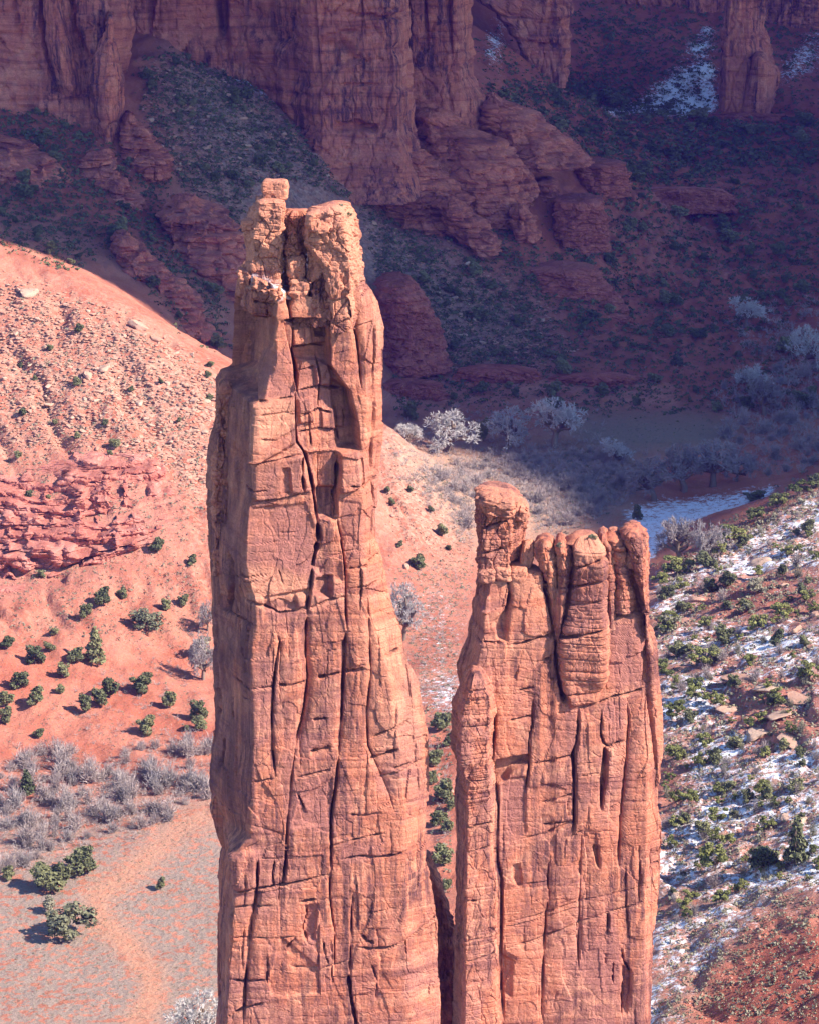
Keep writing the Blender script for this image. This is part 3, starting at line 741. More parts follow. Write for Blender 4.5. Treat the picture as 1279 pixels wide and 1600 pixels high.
# the four rounded columns
r1.panel([(395,965),(436,968),(432,1070),(426,1165),(393,1165),(392,1030)], -.2, 4)
for line, w, d, rw, rd in [
    ([(446,396),(448,440),(455,490),(458,530),(464,570),(466,612)], 2.2, 6.0, 5, 1.0),
    ([(463,612),(463,650),(465,690),(475,705),(482,725),(489,760),(494,790),(498,820)], 1.6, 3.0, 4, .8),
    ([(498,818),(500,845),(494,868),(490,890)], 3.0, 5.0, 6, .8),
    ([(490,890),(488,910),(484,940),(481,960)], 1.3, 3.0, 5, .9),
    ([(481,960),(479,1000),(480,1040),(482,1060),(478,1090),(472,1130),(466,1150),(462,1170)], 1.3, 2.6, 9, 2.6),
    ([(462,1170),(456,1210),(452,1260),(449,1290),(447,1350),(444,1380)], 1.5, 2.4, 4, .7),
    ([(478,705),(484,730),(490,755),(493,785)], 1.8, 5.0, 0, 0), ([(474,712),(473,740),(476,768)], 1.8, 3.0, 0, 0),
    ([(530,710),(529,740),(526,780),(527,812)], 2.4, 4.0, 4, 1.0),
    ([(527,812),(533,840),(538,870),(541,900),(541,930),(541,960),(543,985)], 1.3, 2.4, 4, .8),
    ([(543,985),(540,1010),(539,1040),(537,1080),(535,1130),(530,1180)], 1.5, 2.6, 9, 2.4),
    ([(530,1180),(527,1220),(521,1260),(518,1290),(518,1368)], 1.6, 2.6, 4, .6),
    ([(516,1370),(516,1400),(520,1440),(524,1462)], 1.0, 1.6, 3, .4),
    ([(545,455),(547,490),(552,510),(558,530),(562,560),(565,610)], 1.2, 2.0, 6, 1.6),
    ([(585,510),(587,540),(588,600),(582,690),(580,745)], 1.4, 1.8, 4, .8),
    ([(545,462),(558,458),(572,454)], 1.2, 1.6, 3, .6), ([(512,470),(530,468),(545,464)], 1.0, 1.2, 0, 0),
    ([(433,985),(438,1000),(433,1030),(428,1070),(426,1120),(427,1160),(431,1208)], 1.4, 2.2, 8, 2.2),
    ([(403,1328),(402,1380),(398,1420),(393,1450),(390,1490),(386,1520),(383,1562),(380,1600)], 1.4, 2.4, 7, 1.8),
    ([(545,1528),(549,1565),(557,1602),(560,1630)], 2.2, 4.0, 3, .5),
    ([(524,1460),(523,1500),(520,1540)], .9, 1.4, 0, 0), ([(552,1395),(549,1440),(549,1480),(546,1528)], .9, 1.4, 3, .3),
    ([(505,1468),(508,1490),(514,1506)], .9, 1.6, 0, 0), ([(518,1465),(518,1510),(519,1540)], .8, 1.2, 0, 0),
    ([(478,1412),(480,1430),(473,1450),(480,1470)], 1.6, 2.0, 4, .5), ([(418,1490),(420,1512),(417,1530)], 1.2, 1.6, 5, .8),
    ([(635,1478),(635,1500)], 1.0, 1.2, 0, 0), ([(444,1380),(446,1340)], 1.2, 1.4, 0, 0),
    ([(575,940),(578,1000),(580,1060),(574,1120),(576,1170),(595,1215),(608,1245),(615,1270)], 1.0, 1.4, 8, 1.2),
    ([(430,1340),(427,1362),(429,1380)], 1.0, 1.4, 4, .4), ([(565,880),(566,920),(562,960)], .8, 1.2, 3, .4), ([(582,760),(586,800),(584,850)], .8, 1.0, 3, .4),
    ([(467,1240),(474,1255),(479,1270)], 1.1, 1.6, 0, 0),
    # bedding partings and undercuts
    ([(366,1386),(400,1383),(440,1380),(480,1375),(516,1367)], 1.4, 1.8, 3, .5),
    ([(520,1322),(560,1314),(600,1307)], 1.1, 1.3, 3, .4), ([(534,1345),(560,1341),(600,1344),(640,1338),(658,1332)], 1.2, 1.3, 3, .5),
    ([(496,1060),(510,1059),(532,1055)], 2.6, 2.8, 6, 1.0), ([(540,1053),(556,1052),(568,1050)], 2.0, 2.2, 6, .9),
    ([(436,1066),(455,1068),(478,1064)], 1.5, 1.3, 5, .7), ([(392,1071),(410,1070),(428,1069)], 1.2, 1.0, 3, .4),
    ([(600,1034),(612,1032),(625,1028)], 2.0, 2.0, 5, .8), ([(490,1125),(512,1123)], 1.4, 1.3, 3, .5), ([(484,1174),(500,1172),(518,1168)], 1.8, 1.5, 6, .9),
    ([(464,1212),(490,1208),(518,1203)], 1.2, 1.3, 3, .5), ([(576,1190),(600,1184),(625,1176)], 1.8, 2.0, 6, 1.0), ([(576,1160),(600,1150),(640,1135)], 1.2, 1.2, 5, .7),
    ([(615,1208),(640,1203)], 1.6, 1.6, 4, .6), ([(590,1220),(630,1212),(664,1200)], 1.0, .8, 4, .5), ([(545,1275),(565,1278),(598,1274)], 1.2, 1.0, 4, .5),
    ([(385,938),(410,942),(440,956),(478,952)], 1.3, 1.4, 4, .8), ([(484,950),(510,940),(540,935)], 1.2, 1.5, 3, .5), ([(398,720),(430,716),(474,708)], 1.0, 1.2, 2, .4),
    ([(398,780),(440,776),(486,768)], 1.0, 1.0, 0, 0), ([(400,625),(430,622),(464,620)], 1.2, 1.4, 2, .3), ([(404,645),(440,642),(462,640)], 1.0, .9, 3, .3),
    ([(404,680),(430,684),(462,668)], .9, .8, 3, .4), ([(545,895),(575,890)], 1.2, 1.3, 3, .4), ([(575,885),(592,878)], 1.0, 1.0, 2, .3), ([(545,925),(590,918)], .9, .9, 2, .3),
    ([(545,760),(570,764),(590,756)], 1.1, 1.4, 4, .7), ([(395,848),(440,845)], .7, .5, 0, 0), ([(436,888),(440,900),(443,910)], .8, .9, 0, 0),
    ([(560,1483),(580,1488),(605,1488),(640,1476),(684,1452)], 1.3, 1.5, 4, .6), ([(455,1508),(500,1512),(530,1508),(555,1500)], .8, .7, 3, .3),
    ([(360,1412),(385,1410),(425,1410)], 1.4, 1.2, 4, .6), ([(365,1460),(400,1458),(440,1462),(462,1460)], .9, .8, 3, .4), ([(352,1522),(380,1528),(418,1526)], 1.2, 1.2, 4, .7),
    ([(352,1585),(380,1570),(412,1562)], 1.6, 2.0, 3, .5), ([(388,1218),(430,1212)], .9, .8, 3, .4), ([(396,1282),(445,1300)], .8, .6, 3, .3), ([(575,1430),(620,1424)], .8, .8, 2, .3),
    ([(445,1485),(455,1470),(462,1462)], 1.0, 1.2, 0, 0), ([(567,1465),(575,1475),(585,1478)], 1.5, 1.8, 4, .8), ([(470,1408),(495,1405)], 1.4, 1.6, 3, .5),
    ([(580,1510),(590,1540),(586,1570)], 1.0, .9, 5, .6), ([(380,1095),(392,1090)], .8, .8, 0, 0),
    ([(378,420),(384,450),(380,478),(372,490)], 1.5, 2.2, 0, 0), ([(392,470),(420,474),(445,470)], 1.2, 1.4, 2, .4), ([(417,474),(418,496)], 1.2, 1.6, 0, 0),
    ([(340,690),(352,740),(350,800),(345,850)], 2.5, 3.0, 5, 1.0), ([(355,880),(362,930),(352,990)], 2.2, 2.6, 4, .8), ([(338,1150),(350,1190),(345,1240)], 2.0, 2.4, 5, 1.0)]:
    r1.crack(line, w, d, rw, rd)
for line, w, d in [([(460,545),(490,541),(516,546)], 1.2, 1.2), ([(468,612),(500,606),(540,618)], 1.2, 1.3), ([(470,652),(500,642),(522,650)], 1.0, 1.0), ([(498,556),(503,600),(500,640)], 1.0, 1.2), ([(530,640),(535,700)], 1.0, 1.0), ([(484,640),(488,700)], .9, .9), ([(470,580),(495,576)], .9, .9), ([(466,676),(500,672),(548,680)], .9, .8)]:
    r1.crack(line, w, d, 3, .4)
r1.panel([(468,625),(490,622),(492,660),(470,662)], -.9, 1); r1.panel([(495,575),(515,570),(524,604),(498,606)], -.9, 1); r1.panel([(505,640),(528,645),(530,676),(506,672)], -.7, 1); r1.panel([(462,515),(490,512),(492,540),(463,542)], -.9, 1)
r1.panel([(470,1245),(520,1215),(518,1290),(455,1290)], .5, 1)
r1.panel([(363,1328),(396,1322),(404,1332),(402,1382),(368,1384)], -1.6, 4)
r1.panel([(480,1415),(498,1412),(492,1470),(476,1466)], .8, 1)
r1.panel([(440,1460),(498,1510),(500,1552),(425,1552),(420,1528)], .5, 1)
r1.panel([(620,1485),(686,1460),(690,1500),(612,1520)], .35, 1)
r1.joints(26, 22, 5, (385, 660, 640, 1620), .28, .55)
r1.joints(14, 8, 6, (335, 395, 640, 1620), .8, 1.0)
for poly, ch, vv in [([(402,786),(478,790),(494,850),(490,905),(440,885),(390,875)], 0, 1), ([(400,720),(470,712),(474,770),(398,790)], 0, .5), ([(534,775),(570,785),(575,880),(540,885)], 0, .9),
                     ([(425,545),(463,550),(463,620),(412,620)], 0, 1), ([(466,560),(515,560),(540,640),(500,640),(468,640)], 0, 1), ([(455,1215),(518,1210),(518,1290),(452,1290)], 0, 1),
                     ([(530,1322),(600,1310),(600,1345),(532,1350)], 0, .9), ([(415,930),(482,920),(482,950),(415,955)], 0, 1), ([(480,1415),(500,1412),(490,1530),(478,1500)], 0, 1),
                     ([(565,720),(592,720),(590,850),(575,850)], 0, .5), ([(470,300),(566,300),(575,430),(550,500),(480,480)], 1, .8), ([(378,310),(450,310),(448,420),(378,420)], 1, .7),
                     ([(385,880),(440,890),(484,910),(484,940),(385,935)], 1, .8), ([(400,625),(462,622),(462,660),(398,700)], 1, .9), ([(560,960),(640,1000),(668,1200),(580,1190)], 1, .35),
                     ([(392,428),(430,440),(446,462),(440,466),(395,452)], 2, .8),
                     ([(320,600),(404,600),(398,720),(398,800),(384,840),(384,940),(398,970),(392,1060),(394,1180),(390,1320),(345,1330),(320,1300),(318,700)], 3, .95), ([(360,490),(430,500),(424,575),(408,615),(360,615)], 3, .7), ([(335,1330),(362,1335),(360,1500),(350,1640),(330,1640)], 3, .6), ([(462,505),(515,505),(516,600),(470,600)], 3, .35), ([(396,470),(440,476),(444,500),(400,500)], 3, .4),  # black varnish, with shade of the left face and recesses painted in
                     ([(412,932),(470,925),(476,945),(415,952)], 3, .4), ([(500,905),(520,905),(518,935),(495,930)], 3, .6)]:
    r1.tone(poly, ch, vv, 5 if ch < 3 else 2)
for ln in ([(520,1319),(560,1311),(600,1304)], [(366,1389),(440,1383),(516,1370)], [(556,1484),(605,1491),(640,1479),(684,1455)], [(455,1511),(500,1515),(556,1503)], [(576,1193),(640,1172)], [(600,1220),(664,1203)], [(400,628),(462,624)], [(398,722),(474,711)], [(400,700),(462,700)],
           [(385,942),(478,955)], [(484,953),(540,938)], [(545,898),(590,890)], [(480,708),(562,706)], [(392,1074),(428,1072)], [(395,1168),(430,1165)], [(464,1215),(518,1206)], [(560,1400),(680,1390)], [(480,1090),(535,1086)], [(575,1120),(655,1100)], [(580,1250),(668,1240)]):
    r1.pale(ln)
sl = [(478,371),(500,367),(560,364),(600,361),(606,346),(620,339),(650,338),(690,335),(720,328),(780,325),(830,324),(900,327),(950,330),(1000,331),(1080,334),(1140,331),(1200,334),(1245,329),(1275,328),(1300,335),(1325,346),(1370,351),(1385,345),(1420,340),(1500,341),(1600,340),(1760,336)]
sr = [(478,588),(520,599),(570,602),(620,599),(700,597),(750,592),(800,589),(850,589),(880,595),(930,603),(960,615),(1000,631),(1030,632),(1055,640),(1080,652),(1120,658),(1160,666),(1200,668),(1250,668),(1300,667),(1350,665),(1365,664),(1400,675),(1440,681),(1500,684),(1600,685),(1760,688)]
sc_l = [(470,420),(500,432),(540,428),(570,425),(600,412),(625,404),(660,400),(720,398),(790,400),(830,386),(900,384),(935,386),(965,398),(1000,399),(1030,392),(1060,390),(1100,393),(1160,395),(1240,391),(1300,392),(1320,392),(1332,362),(1380,366),(1430,361),(1500,356),(1600,350),(1760,348)]
sc_r = [(478,565),(600,575),(700,570),(850,565),(900,565),(960,578),(1000,592),(1080,610),(1200,625),(1400,632),(1600,640),(1760,640)]
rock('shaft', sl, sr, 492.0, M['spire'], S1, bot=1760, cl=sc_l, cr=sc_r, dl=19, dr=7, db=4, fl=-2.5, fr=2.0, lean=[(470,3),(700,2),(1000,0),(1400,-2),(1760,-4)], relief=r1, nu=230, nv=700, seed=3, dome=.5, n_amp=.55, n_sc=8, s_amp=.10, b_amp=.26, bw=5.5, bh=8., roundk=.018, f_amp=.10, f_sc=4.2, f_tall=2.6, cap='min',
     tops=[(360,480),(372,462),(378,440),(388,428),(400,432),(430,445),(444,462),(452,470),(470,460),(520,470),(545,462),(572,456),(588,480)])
# summit blocks
rock('summit_block', [(318,399),(335,393),(350,386),(370,382),(400,384),(430,386),(470,380)], [(318,450),(335,449),(350,446),(400,443),(430,441),(470,446)], 495.0, M['spire'], S1, bot=500, cl=[(312,404),(350,399),(380,394),(470,392)], cr=[(312,441),(470,437)], dl=9, dr=6, db=4, relief=r1, nu=130, nv=150, seed=8, dome=.5, n_amp=.5, n_sc=4, s_amp=.26, s_step=1.5, b_amp=.2, bw=2.6, bh=2.2, f_amp=.4, f_sc=3.2, f_tall=1.0)
rock('summit_block', [(340,480),(356,474),(380,470),(410,480),(440,492),(470,500),(500,505)], [(332,548),(345,560),(365,564),(400,568),(455,571),(500,574)], 493.0, M['spire'], S1, bot=520, cl=[(335,484),(370,478),(390,490),(420,512),(500,518)], cr=[(312,530),(400,546),(500,552)], dl=7, dr=11, db=6, relief=r1, nu=140, nv=170, seed=9, dome=1.0, n_amp=.6, n_sc=5, s_amp=.16, s_step=2.0, b_amp=.2, bw=2.6, bh=2.6, f_amp=.42, f_sc=3.6, f_tall=1.1,
     tops=[(474,352),(486,340),(505,334),(525,330),(545,332),(556,340),(566,352)])
rock('summit_block', [(366,449),(384,447),(404,446),(430,449),(470,451),(495,456)], [(366,468),(384,469),(404,470),(430,476),(470,488),(495,492)], 497.0, M['spire'], S1, bot=512, dl=5, dr=5, db=4, relief=None, nu=70, nv=110, seed=10, dome=.3, n_amp=.4, n_sc=2.6, s_amp=.3, s_step=1.4, b_amp=0, f_amp=.4, f_sc=1.8, f_tall=1.1)
rock('summit_saddle', [(336,440),(355,440),(375,443),(400,445)], [(336,488),(355,484),(375,480),(400,480)], 501.0, M['spire'], S1, bot=440, dl=3, dr=3, db=5, nu=70, nv=80, seed=11, dome=.8, n_amp=.6, n_sc=2.5, s_amp=.2, b_amp=0, f_amp=.6, f_sc=1.6)
rock('summit_block', [(440,492),(452,488),(470,486),(510,486)], [(440,516),(455,518),(470,520),(510,520)], 494.5, M['spire'], S1, bot=512, dl=4, dr=3, db=5, nu=60, nv=70, seed=16, dome=.4, n_amp=.4, n_sc=2.5, s_amp=.2, b_amp=0, f_amp=.5, f_sc=1.7)
block('summit_knob', (377, 345, 397, 362), 497.0, M['spire'], S1, 4.5, 4, .1, 18, .10)
block('summit_knob', (371, 424, 391, 446), 495.0, M['spire'], S1, 5, 5, -.1, 18, .12)
block('jutting_block', (478, 330, 522, 368), 491.5, M['spire'], S1, 9, 6, .06, 30, .10, 4, .35, 1.0)
block('jutting_block', (449, 402, 476, 440), 494.5, M['spire'], S1, 5, 7, .0, 24, .13, 4, .4, .9)
block('jutting_block', (452, 438, 482, 470), 494.0, M['spire'], S1, 5, 8, .0, 24, .12, 4, .4, .9)
block('jutting_block', (516, 428, 532, 468), 492.5, M['spire'], S1, 4, 12, .0, 20, .1)
block('jutting_block', (395, 438, 418, 458), 492.5, M['spire'], S1, 5, 13, -.3, 20, .16)
block('jutting_block', (420, 452, 440, 470), 492.2, M['spire'], S1, 4, 17, .1, 18, .16)
block('jutting_block', (482, 396, 512, 440), 495.5, M['spire'], S1, 6, 18, .05, 24, .16)
rock('shoulder', [(603,346),(620,339),(650,338),(690,336),(720,330),(800,328),(880,330)], [(603,362),(640,372),(700,380),(800,382),(880,380)], 506.0, M['spire'], S1, bot=900, dl=8, dr=6, db=8, nu=90, nv=150, seed=14, dome=.6, n_amp=.9, n_sc=3, s_amp=.25, f_amp=0.45, f_sc=2.2, b_amp=0.15, bw=2.6, bh=5)
rock('side_flake', [(1243,333),(1255,329),(1275,328),(1300,334),(1325,345)], [(1243,342),(1275,352),(1325,360)], 507.0, M['spire'], S1, dl=3, dr=3, db=4, nu=50, nv=60, seed=15, dome=.5, n_amp=.3, b_amp=.1)

rock('base_saddle', [(1362,655),(1400,660),(1760,660)], [(1362,670),(1395,690),(1430,703),(1500,716),(1760,722)], 520.0, M['spire'], S1, dl=4, dr=4, db=10, nu=50, nv=80, seed=19, dome=.5, n_amp=1.2, n_sc=5, s_amp=.3, b_amp=.2, f_amp=.4, f_sc=3.)
# the block balanced on the summit
bal = block('balanced_block', (411, 284, 449, 314), 499.0, M['spire'], None, 5.0, 21, -.02, 34, .05, 7, .45, 1.3)
tag(bal, 'flat squarish sandstone block balanced on the tall spire summit', 'boulder')

# ------------------------------------------------------------------ the lower, broader spire
S2 = empty('rock_spire')
tag(S2, 'lower broad red sandstone spire with knobbly head and fluted face', 'rock spire')
r2 = Relief(690, 1050, 765, 1640, 1.25)
r2.panel([(870,832),(948,828),(949,975),(946,1060),(930,1102),(890,1105),(876,1080),(870,1000)], -1.2, 2.5)
r2.panel([(948,880),(1000,900),(1008,968),(948,975)], .9, 2)
r2.panel([(740,895),(795,895),(797,960),(785,1000),(735,990)], .8, 3)
r2.panel([(745,930),(765,930),(764,955),(746,955)], -.6, 1); r2.panel([(735,955),(760,950),(765,985),(738,985)], -.5, 1)
r2.panel([(770,970),(795,950),(790,1000),(778,996)], 1.4, 2)
r2.panel([(776,1185),(826,1180),(824,1190),(800,1200),(790,1215),(770,1222),(766,1200)], 2.6, 1.5)
r2.panel([(783,1215),(820,1212),(822,1300),(795,1315),(780,1310)], .5, 1)
r2.panel([(942,1172),(950,1180),(946,1230),(938,1270),(936,1230)], 1.5, 1)
r2.panel([(926,1326),(935,1326),(936,1364),(931,1356)], 1.6, .8)
r2.panel([(800,1350),(812,1348),(815,1380),(808,1384),(800,1372)], .9, 1)
r2.panel([(970,1515),(985,1528),(986,1560),(976,1600),(972,1560)], 1.0, 1.5)
r2.panel([(783,1490),(800,1500),(798,1555),(783,1550)], .9, 2)
r2.panel([(892,1350),(906,1346),(906,1368),(894,1372)], .5, 1)
for line, w, d, rw, rd in [
    ([(830,880),(845,905),(855,935),(862,970),(868,1000)], 2.2, 4.5, 5, 1.4), ([(868,1000),(870,1030),(872,1060),(877,1085),(886,1103)], 2.6, 4.5, 5, 1.0),
    ([(893,845),(893,880),(890,910),(885,950),(876,990),(872,1010)], 2.0, 3.2, 6, 1.4), ([(868,845),(870,880),(870,930)], 1.3, 1.8, 5, .9),
    ([(948,845),(948,880),(950,930),(948,975)], 1.6, 3.0, 7, 1.6), ([(946,985),(944,1040),(940,1080)], .8, .8, 4, .4),
    ([(973,855),(985,890),(995,920),(1003,940),(1008,960)], 2.0, 3.2, 4, .8), ([(1007,960),(1010,1000),(1008,1040),(1006,1080)], 1.5, 2.2, 4, .8),
    ([(795,845),(801,860),(798,890),(795,905),(797,930),(790,960)], 2.0, 3.0, 5, 1.2),
    ([(903,1106),(903,1140),(900,1165),(895,1180),(897,1220),(897,1290),(893,1310)], 1.9, 2.8, 5, .9), ([(893,1310),(908,1300)], .8, 1.0, 0, 0),
    ([(940,1110),(938,1150),(942,1165),(948,1172),(978,1165)], 1.3, 1.8, 3, .5), ([(945,1175),(943,1230),(938,1275)], 1.5, 2.0, 4, .8),
    ([(832,1090),(831,1130),(826,1160),(826,1200),(820,1240)], 1.2, 1.4, 6, 1.0), ([(980,1100),(982,1140),(978,1200),(973,1250),(968,1300),(966,1362)], 1.3, 1.6, 6, 1.3),
    ([(1012,1085),(1016,1120),(1022,1170),(1024,1215)], 1.5, 2.2, 4, 1.0),
    ([(770,1080),(773,1110),(772,1150),(768,1185),(775,1220),(778,1260),(776,1310),(777,1340),(783,1370),(783,1460),(782,1500),(784,1545),(786,1600)], 1.5, 2.0, 6, 1.4),
    ([(858,1340),(855,1370),(857,1400),(853,1430),(851,1465),(849,1500),(847,1550),(845,1575),(849,1602)], 1.2, 1.8, 4, .6),
    ([(908,1300),(905,1370),(904,1440),(903,1520)], 1.0, 1.4, 4, .5), ([(930,1305),(931,1330)], 1.0, 1.4, 0, 0), ([(950,1432),(949,1466)], 1.3, 1.8, 0, 0),
    ([(945,1495),(944,1512)], 1.2, 1.6, 0, 0), ([(957,1510),(956,1542)], 1.0, 1.4, 0, 0), ([(970,1490),(974,1510),(985,1528)], 1.3, 1.8, 3, .5), ([(972,1545),(971,1600)], 1.8, 2.6, 3, .5),
    ([(998,1330),(1000,1380),(998,1420)], 1.0, 1.2, 5, .8), ([(1018,1340),(1020,1385)], 1.0, 1.4, 4, .6), ([(977,1360),(978,1420),(982,1480)], .8, .9, 4, .5),
    ([(871,1000),(885,995),(910,990),(942,984)], 2.0, 2.4, 5, 1.0), ([(948,974),(975,968),(1002,960)], 1.6, 1.8, 4, .8), ([(738,1003),(760,1000),(782,1003)], 1.8, 2.0, 4, .9),
    ([(796,1006),(815,1006),(840,998),(866,992)], 1.5, 1.5, 4, .8), ([(836,1036),(848,1032),(862,1030)], 1.3, 1.3, 3, .5), ([(806,1080),(835,1073)], 1.2, 1.0, 4, .6),
    ([(795,1124),(830,1118)], 1.2, 1.3, 3, .4), ([(783,1186),(805,1182),(828,1182)], 1.6, 1.8, 3, .4), ([(832,1193),(860,1188),(897,1182)], .9, .8, 3, .4),
    ([(786,1480),(850,1466),(905,1446),(950,1432),(1000,1420),(1026,1400)], .9, .7, 5, .5), ([(786,1440),(850,1428),(905,1412),(1020,1392)], .8, .6, 4, .4),
    ([(787,1447),(850,1435),(905,1420)], .7, .5, 0, 0), ([(845,1290),(897,1286)], 1.1, 1.0, 4, .6), ([(812,1310),(850,1303),(895,1286)], .9, .8, 3, .4), ([(842,1255),(870,1250),(897,1243)], 1.0, .9, 4, .5),
    ([(872,925),(900,916),(945,908)], 1.6, 1.6, 4, .8), ([(878,890),(905,886),(945,872)], 1.4, 1.4, 5, 1.0), ([(874,945),(910,944),(946,936)], .9, .8, 3, .4),
    ([(872,1087),(910,1086),(945,1078)], 1.0, .9, 3, .5), ([(905,1107),(930,1104),(960,1094),(1008,1085)], 1.3, 1.4, 3, .5), ([(745,865),(770,862),(795,855)], 1.3, 1.2, 4, .7),
    ([(742,830),(765,822),(808,812)], 1.6, 1.4, 5, .9), ([(750,903),(775,898),(795,896)], 1.2, 1.4, 2, .4), ([(835,880),(865,885),(886,893)], 1.4, 1.4, 4, .8),
    ([(716,1250),(740,1248)], 1.0, .8, 3, .4), ([(718,1290),(770,1286)], 1.1, 1.0, 4, .5), ([(716,1330),(776,1322)], 1.0, .9, 4, .5), ([(712,1400),(745,1405)], 1.2, 1.1, 4, .6),
    ([(710,1468),(750,1464),(780,1452)], .9, .8, 3, .4), ([(714,1500),(780,1490)], .9, .7, 4, .4), ([(1030,1300),(1033,1366)], 1.0, 1.0, 0, 0), ([(1012,1370),(1032,1362)], 1.0, 1.0, 0, 0),
    ([(818,1380),(858,1378)], .7, .6, 2, .2), ([(950,1270),(968,1262)], .8, .8, 2, .3), ([(905,1215),(935,1212)], .9, .9, 2, .3)]:
    r2.crack(line, w, d, rw, rd)
r2.joints(26, 18, 15, (715, 1025, 1000, 1620), .26, .55)
for poly, ch, vv in [([(950,985),(1005,975),(1006,1085),(950,1075)], 0, .9), ([(940,1100),(980,1100),(978,1165),(948,1172)], 0, 1), ([(855,1120),(898,1110),(898,1180),(850,1175)], 0, .8), ([(783,1215),(825,1212),(815,1320),(780,1345)], 0, 1),
                     ([(878,930),(946,915),(946,975),(876,990)], 0, .8), ([(903,1430),(950,1420),(975,1500),(970,1560),(910,1540)], 0, 1), ([(745,880),(795,880),(790,900),(745,905)], 0, .5), ([(895,832),(940,832),(942,870),(900,875)], 1, .9),
                     ([(742,776),(825,790),(815,815),(745,800)], 1, .9), ([(795,900),(840,895),(850,930),(800,930)], 1, .7), ([(975,1165),(1000,1165),(985,1280),(970,1290)], 0, .6)]:
    r2.tone(poly, ch, vv, 5 if ch < 3 else 2)
for ln in ([(786,1437),(850,1425),(905,1409),(1020,1389)], [(786,1483),(850,1469),(905,1449),(950,1435),(1026,1403)], [(786,1446),(905,1419)], [(790,1322),(850,1312),(897,1290)], [(842,1258),(897,1246)], [(905,1106),(960,1090),(1008,1082)], [(710,1470),(780,1458)], [(712,1496),(782,1488)],
           [(790,1400),(905,1375),(1030,1355)], [(800,1220),(897,1200)], [(872,1003),(942,987)], [(948,977),(1002,964)], [(832,1196),(897,1186)], [(905,1290),(966,1275)], [(970,1170),(1025,1160)], [(945,1435),(1000,1424)]):
    r2.pale(ln)
bl = [(890,745),(900,745),(930,741),(970,734),(1000,730),(1020,722),(1045,714),(1060,715),(1100,722),(1200,718),(1225,716),(1250,711),(1270,708),(1300,710),(1340,713),(1380,709),(1430,711),(1480,709),(1560,708),(1600,707),(1760,705)]
br = [(890,1011),(960,1010),(1000,1011),(1010,1019),(1030,1026),(1080,1029),(1130,1033),(1180,1033),(1230,1028),(1250,1025),(1280,1026),(1300,1030),(1340,1033),(1380,1031),(1430,1029),(1458,1024),(1480,1021),(1540,1019),(1600,1017),(1760,1015)]
rock('shaft', bl, br, 503, M['spire'], S2, bot=1760, cl=[(890,760),(1000,748),(1060,735),(1200,735),(1230,730),(1300,728),(1600,726),(1760,724)], cr=[(890,990),(1000,992),(1100,1005),(1300,1010),(1760,996)], dl=10, dr=6, db=3, fl=-2.0, fr=3.0, lean=[(850,4),(1000,2),(1200,0),(1500,-2),(1760,-4)], relief=r2, nu=236, nv=490, seed=23, dome=.6, n_amp=.55, n_sc=8, s_amp=.11, b_amp=.26, bw=5.5, bh=8., roundk=.02, f_amp=.09, f_sc=4.2, f_tall=2.6, cap='min',
     tops=[(730,908),(760,904),(800,900),(830,902),(845,912),(858,934),(868,890),(900,866),(948,864),(965,868),(985,880),(1011,875)])
rock('head', [(778,745),(785,742),(800,740),(830,741),(860,745),(900,746),(935,744)], [(790,812),(800,824),(815,827),(830,822),(848,819),(860,816),(880,812),(905,804),(935,802)], 506.5, M['spire'], S2, bot=935, dl=7, dr=7, db=8, cl=[(778,752),(935,752)], cr=[(790,800),(935,790)], relief=r2, nu=150, nv=170, seed=24, dome=.4, n_amp=1.0, n_sc=5, s_amp=.45, s_step=2.0, f_amp=0.45, f_sc=2.6, b_amp=0.06, bw=3, bh=3,
     tops=[(740,779),(748,775),(775,780),(800,784),(815,792),(828,802)])
block('head_cap', (744, 777, 808, 812), 505.3, M['spire'], S2, 11, 33, -.14, 34, .08, 4, .5, 1.2)
block('head_cap', (797, 788, 826, 818), 507.5, M['spire'], S2, 8, 34, -.2, 26, .10, 4, .4, 1.2)
block('leaning_block', (812, 848, 833, 900), 508.5, M['spire'], S2, 5, 35, 0, 22, .08, 4, .2, 1.5, .15)
rock('stub_tower', [(1068,726),(1078,719),(1090,714),(1110,707),(1150,703),(1175,703),(1200,709),(1225,714),(1260,716)], [(1068,758),(1078,766),(1090,771),(1120,774),(1150,773),(1185,768),(1220,770),(1260,772)], 496.0, M['spire'], S2, bot=1275, cl=[(1068,736),(1110,722),(1175,718),(1225,728),(1260,730)], dl=9, dr=5, fl=-1.5, fr=.5, db=5, lean=[(1068,1.5),(1175,0),(1260,3)], nu=110, nv=170, seed=26, dome=2.0, n_amp=1.0, n_sc=4, s_amp=.5, s_step=1.6, f_amp=0.2, f_sc=2.0, b_amp=0.07, bw=2.5, bh=2.5)
rock('corner_column', [(1215,716),(1250,711),(1300,710),(1340,713),(1430,711),(1500,709),(1600,707),(1760,705)], [(1215,768),(1260,777),(1310,776),(1345,778),(1370,783),(1460,783),(1545,784),(1760,786)], 498.0, M['spire'], S2, cl=[(1215,734),(1300,728),(1500,726),(1760,722)], dl=11, dr=4, fl=-2, fr=.5, db=5, lean=[(1215,4),(1260,1.5),(1400,0),(1760,-3)], relief=r2, nu=120, nv=380, seed=27, dome=.5, n_amp=.6, n_sc=6, s_amp=.18, f_amp=0.2, f_sc=3.0, b_amp=0.06, bw=4, bh=6)
rock('crown_column', [(858,836),(868,833),(885,836),(905,846),(940,856),(980,865),(1010,868)], [(856,866),(868,868),(890,870),(940,872),(1010,873)], 505.0, M['spire'], S2, bot=1010, bulge=5, db=6, lean=[(842,1),(880,0),(1010,2)], nu=80, nv=140, seed=28, dome=1.2, n_amp=.5, n_sc=4, s_amp=.25, f_amp=0.3, f_sc=2.2, b_amp=0.06, bw=2.5, bh=4)
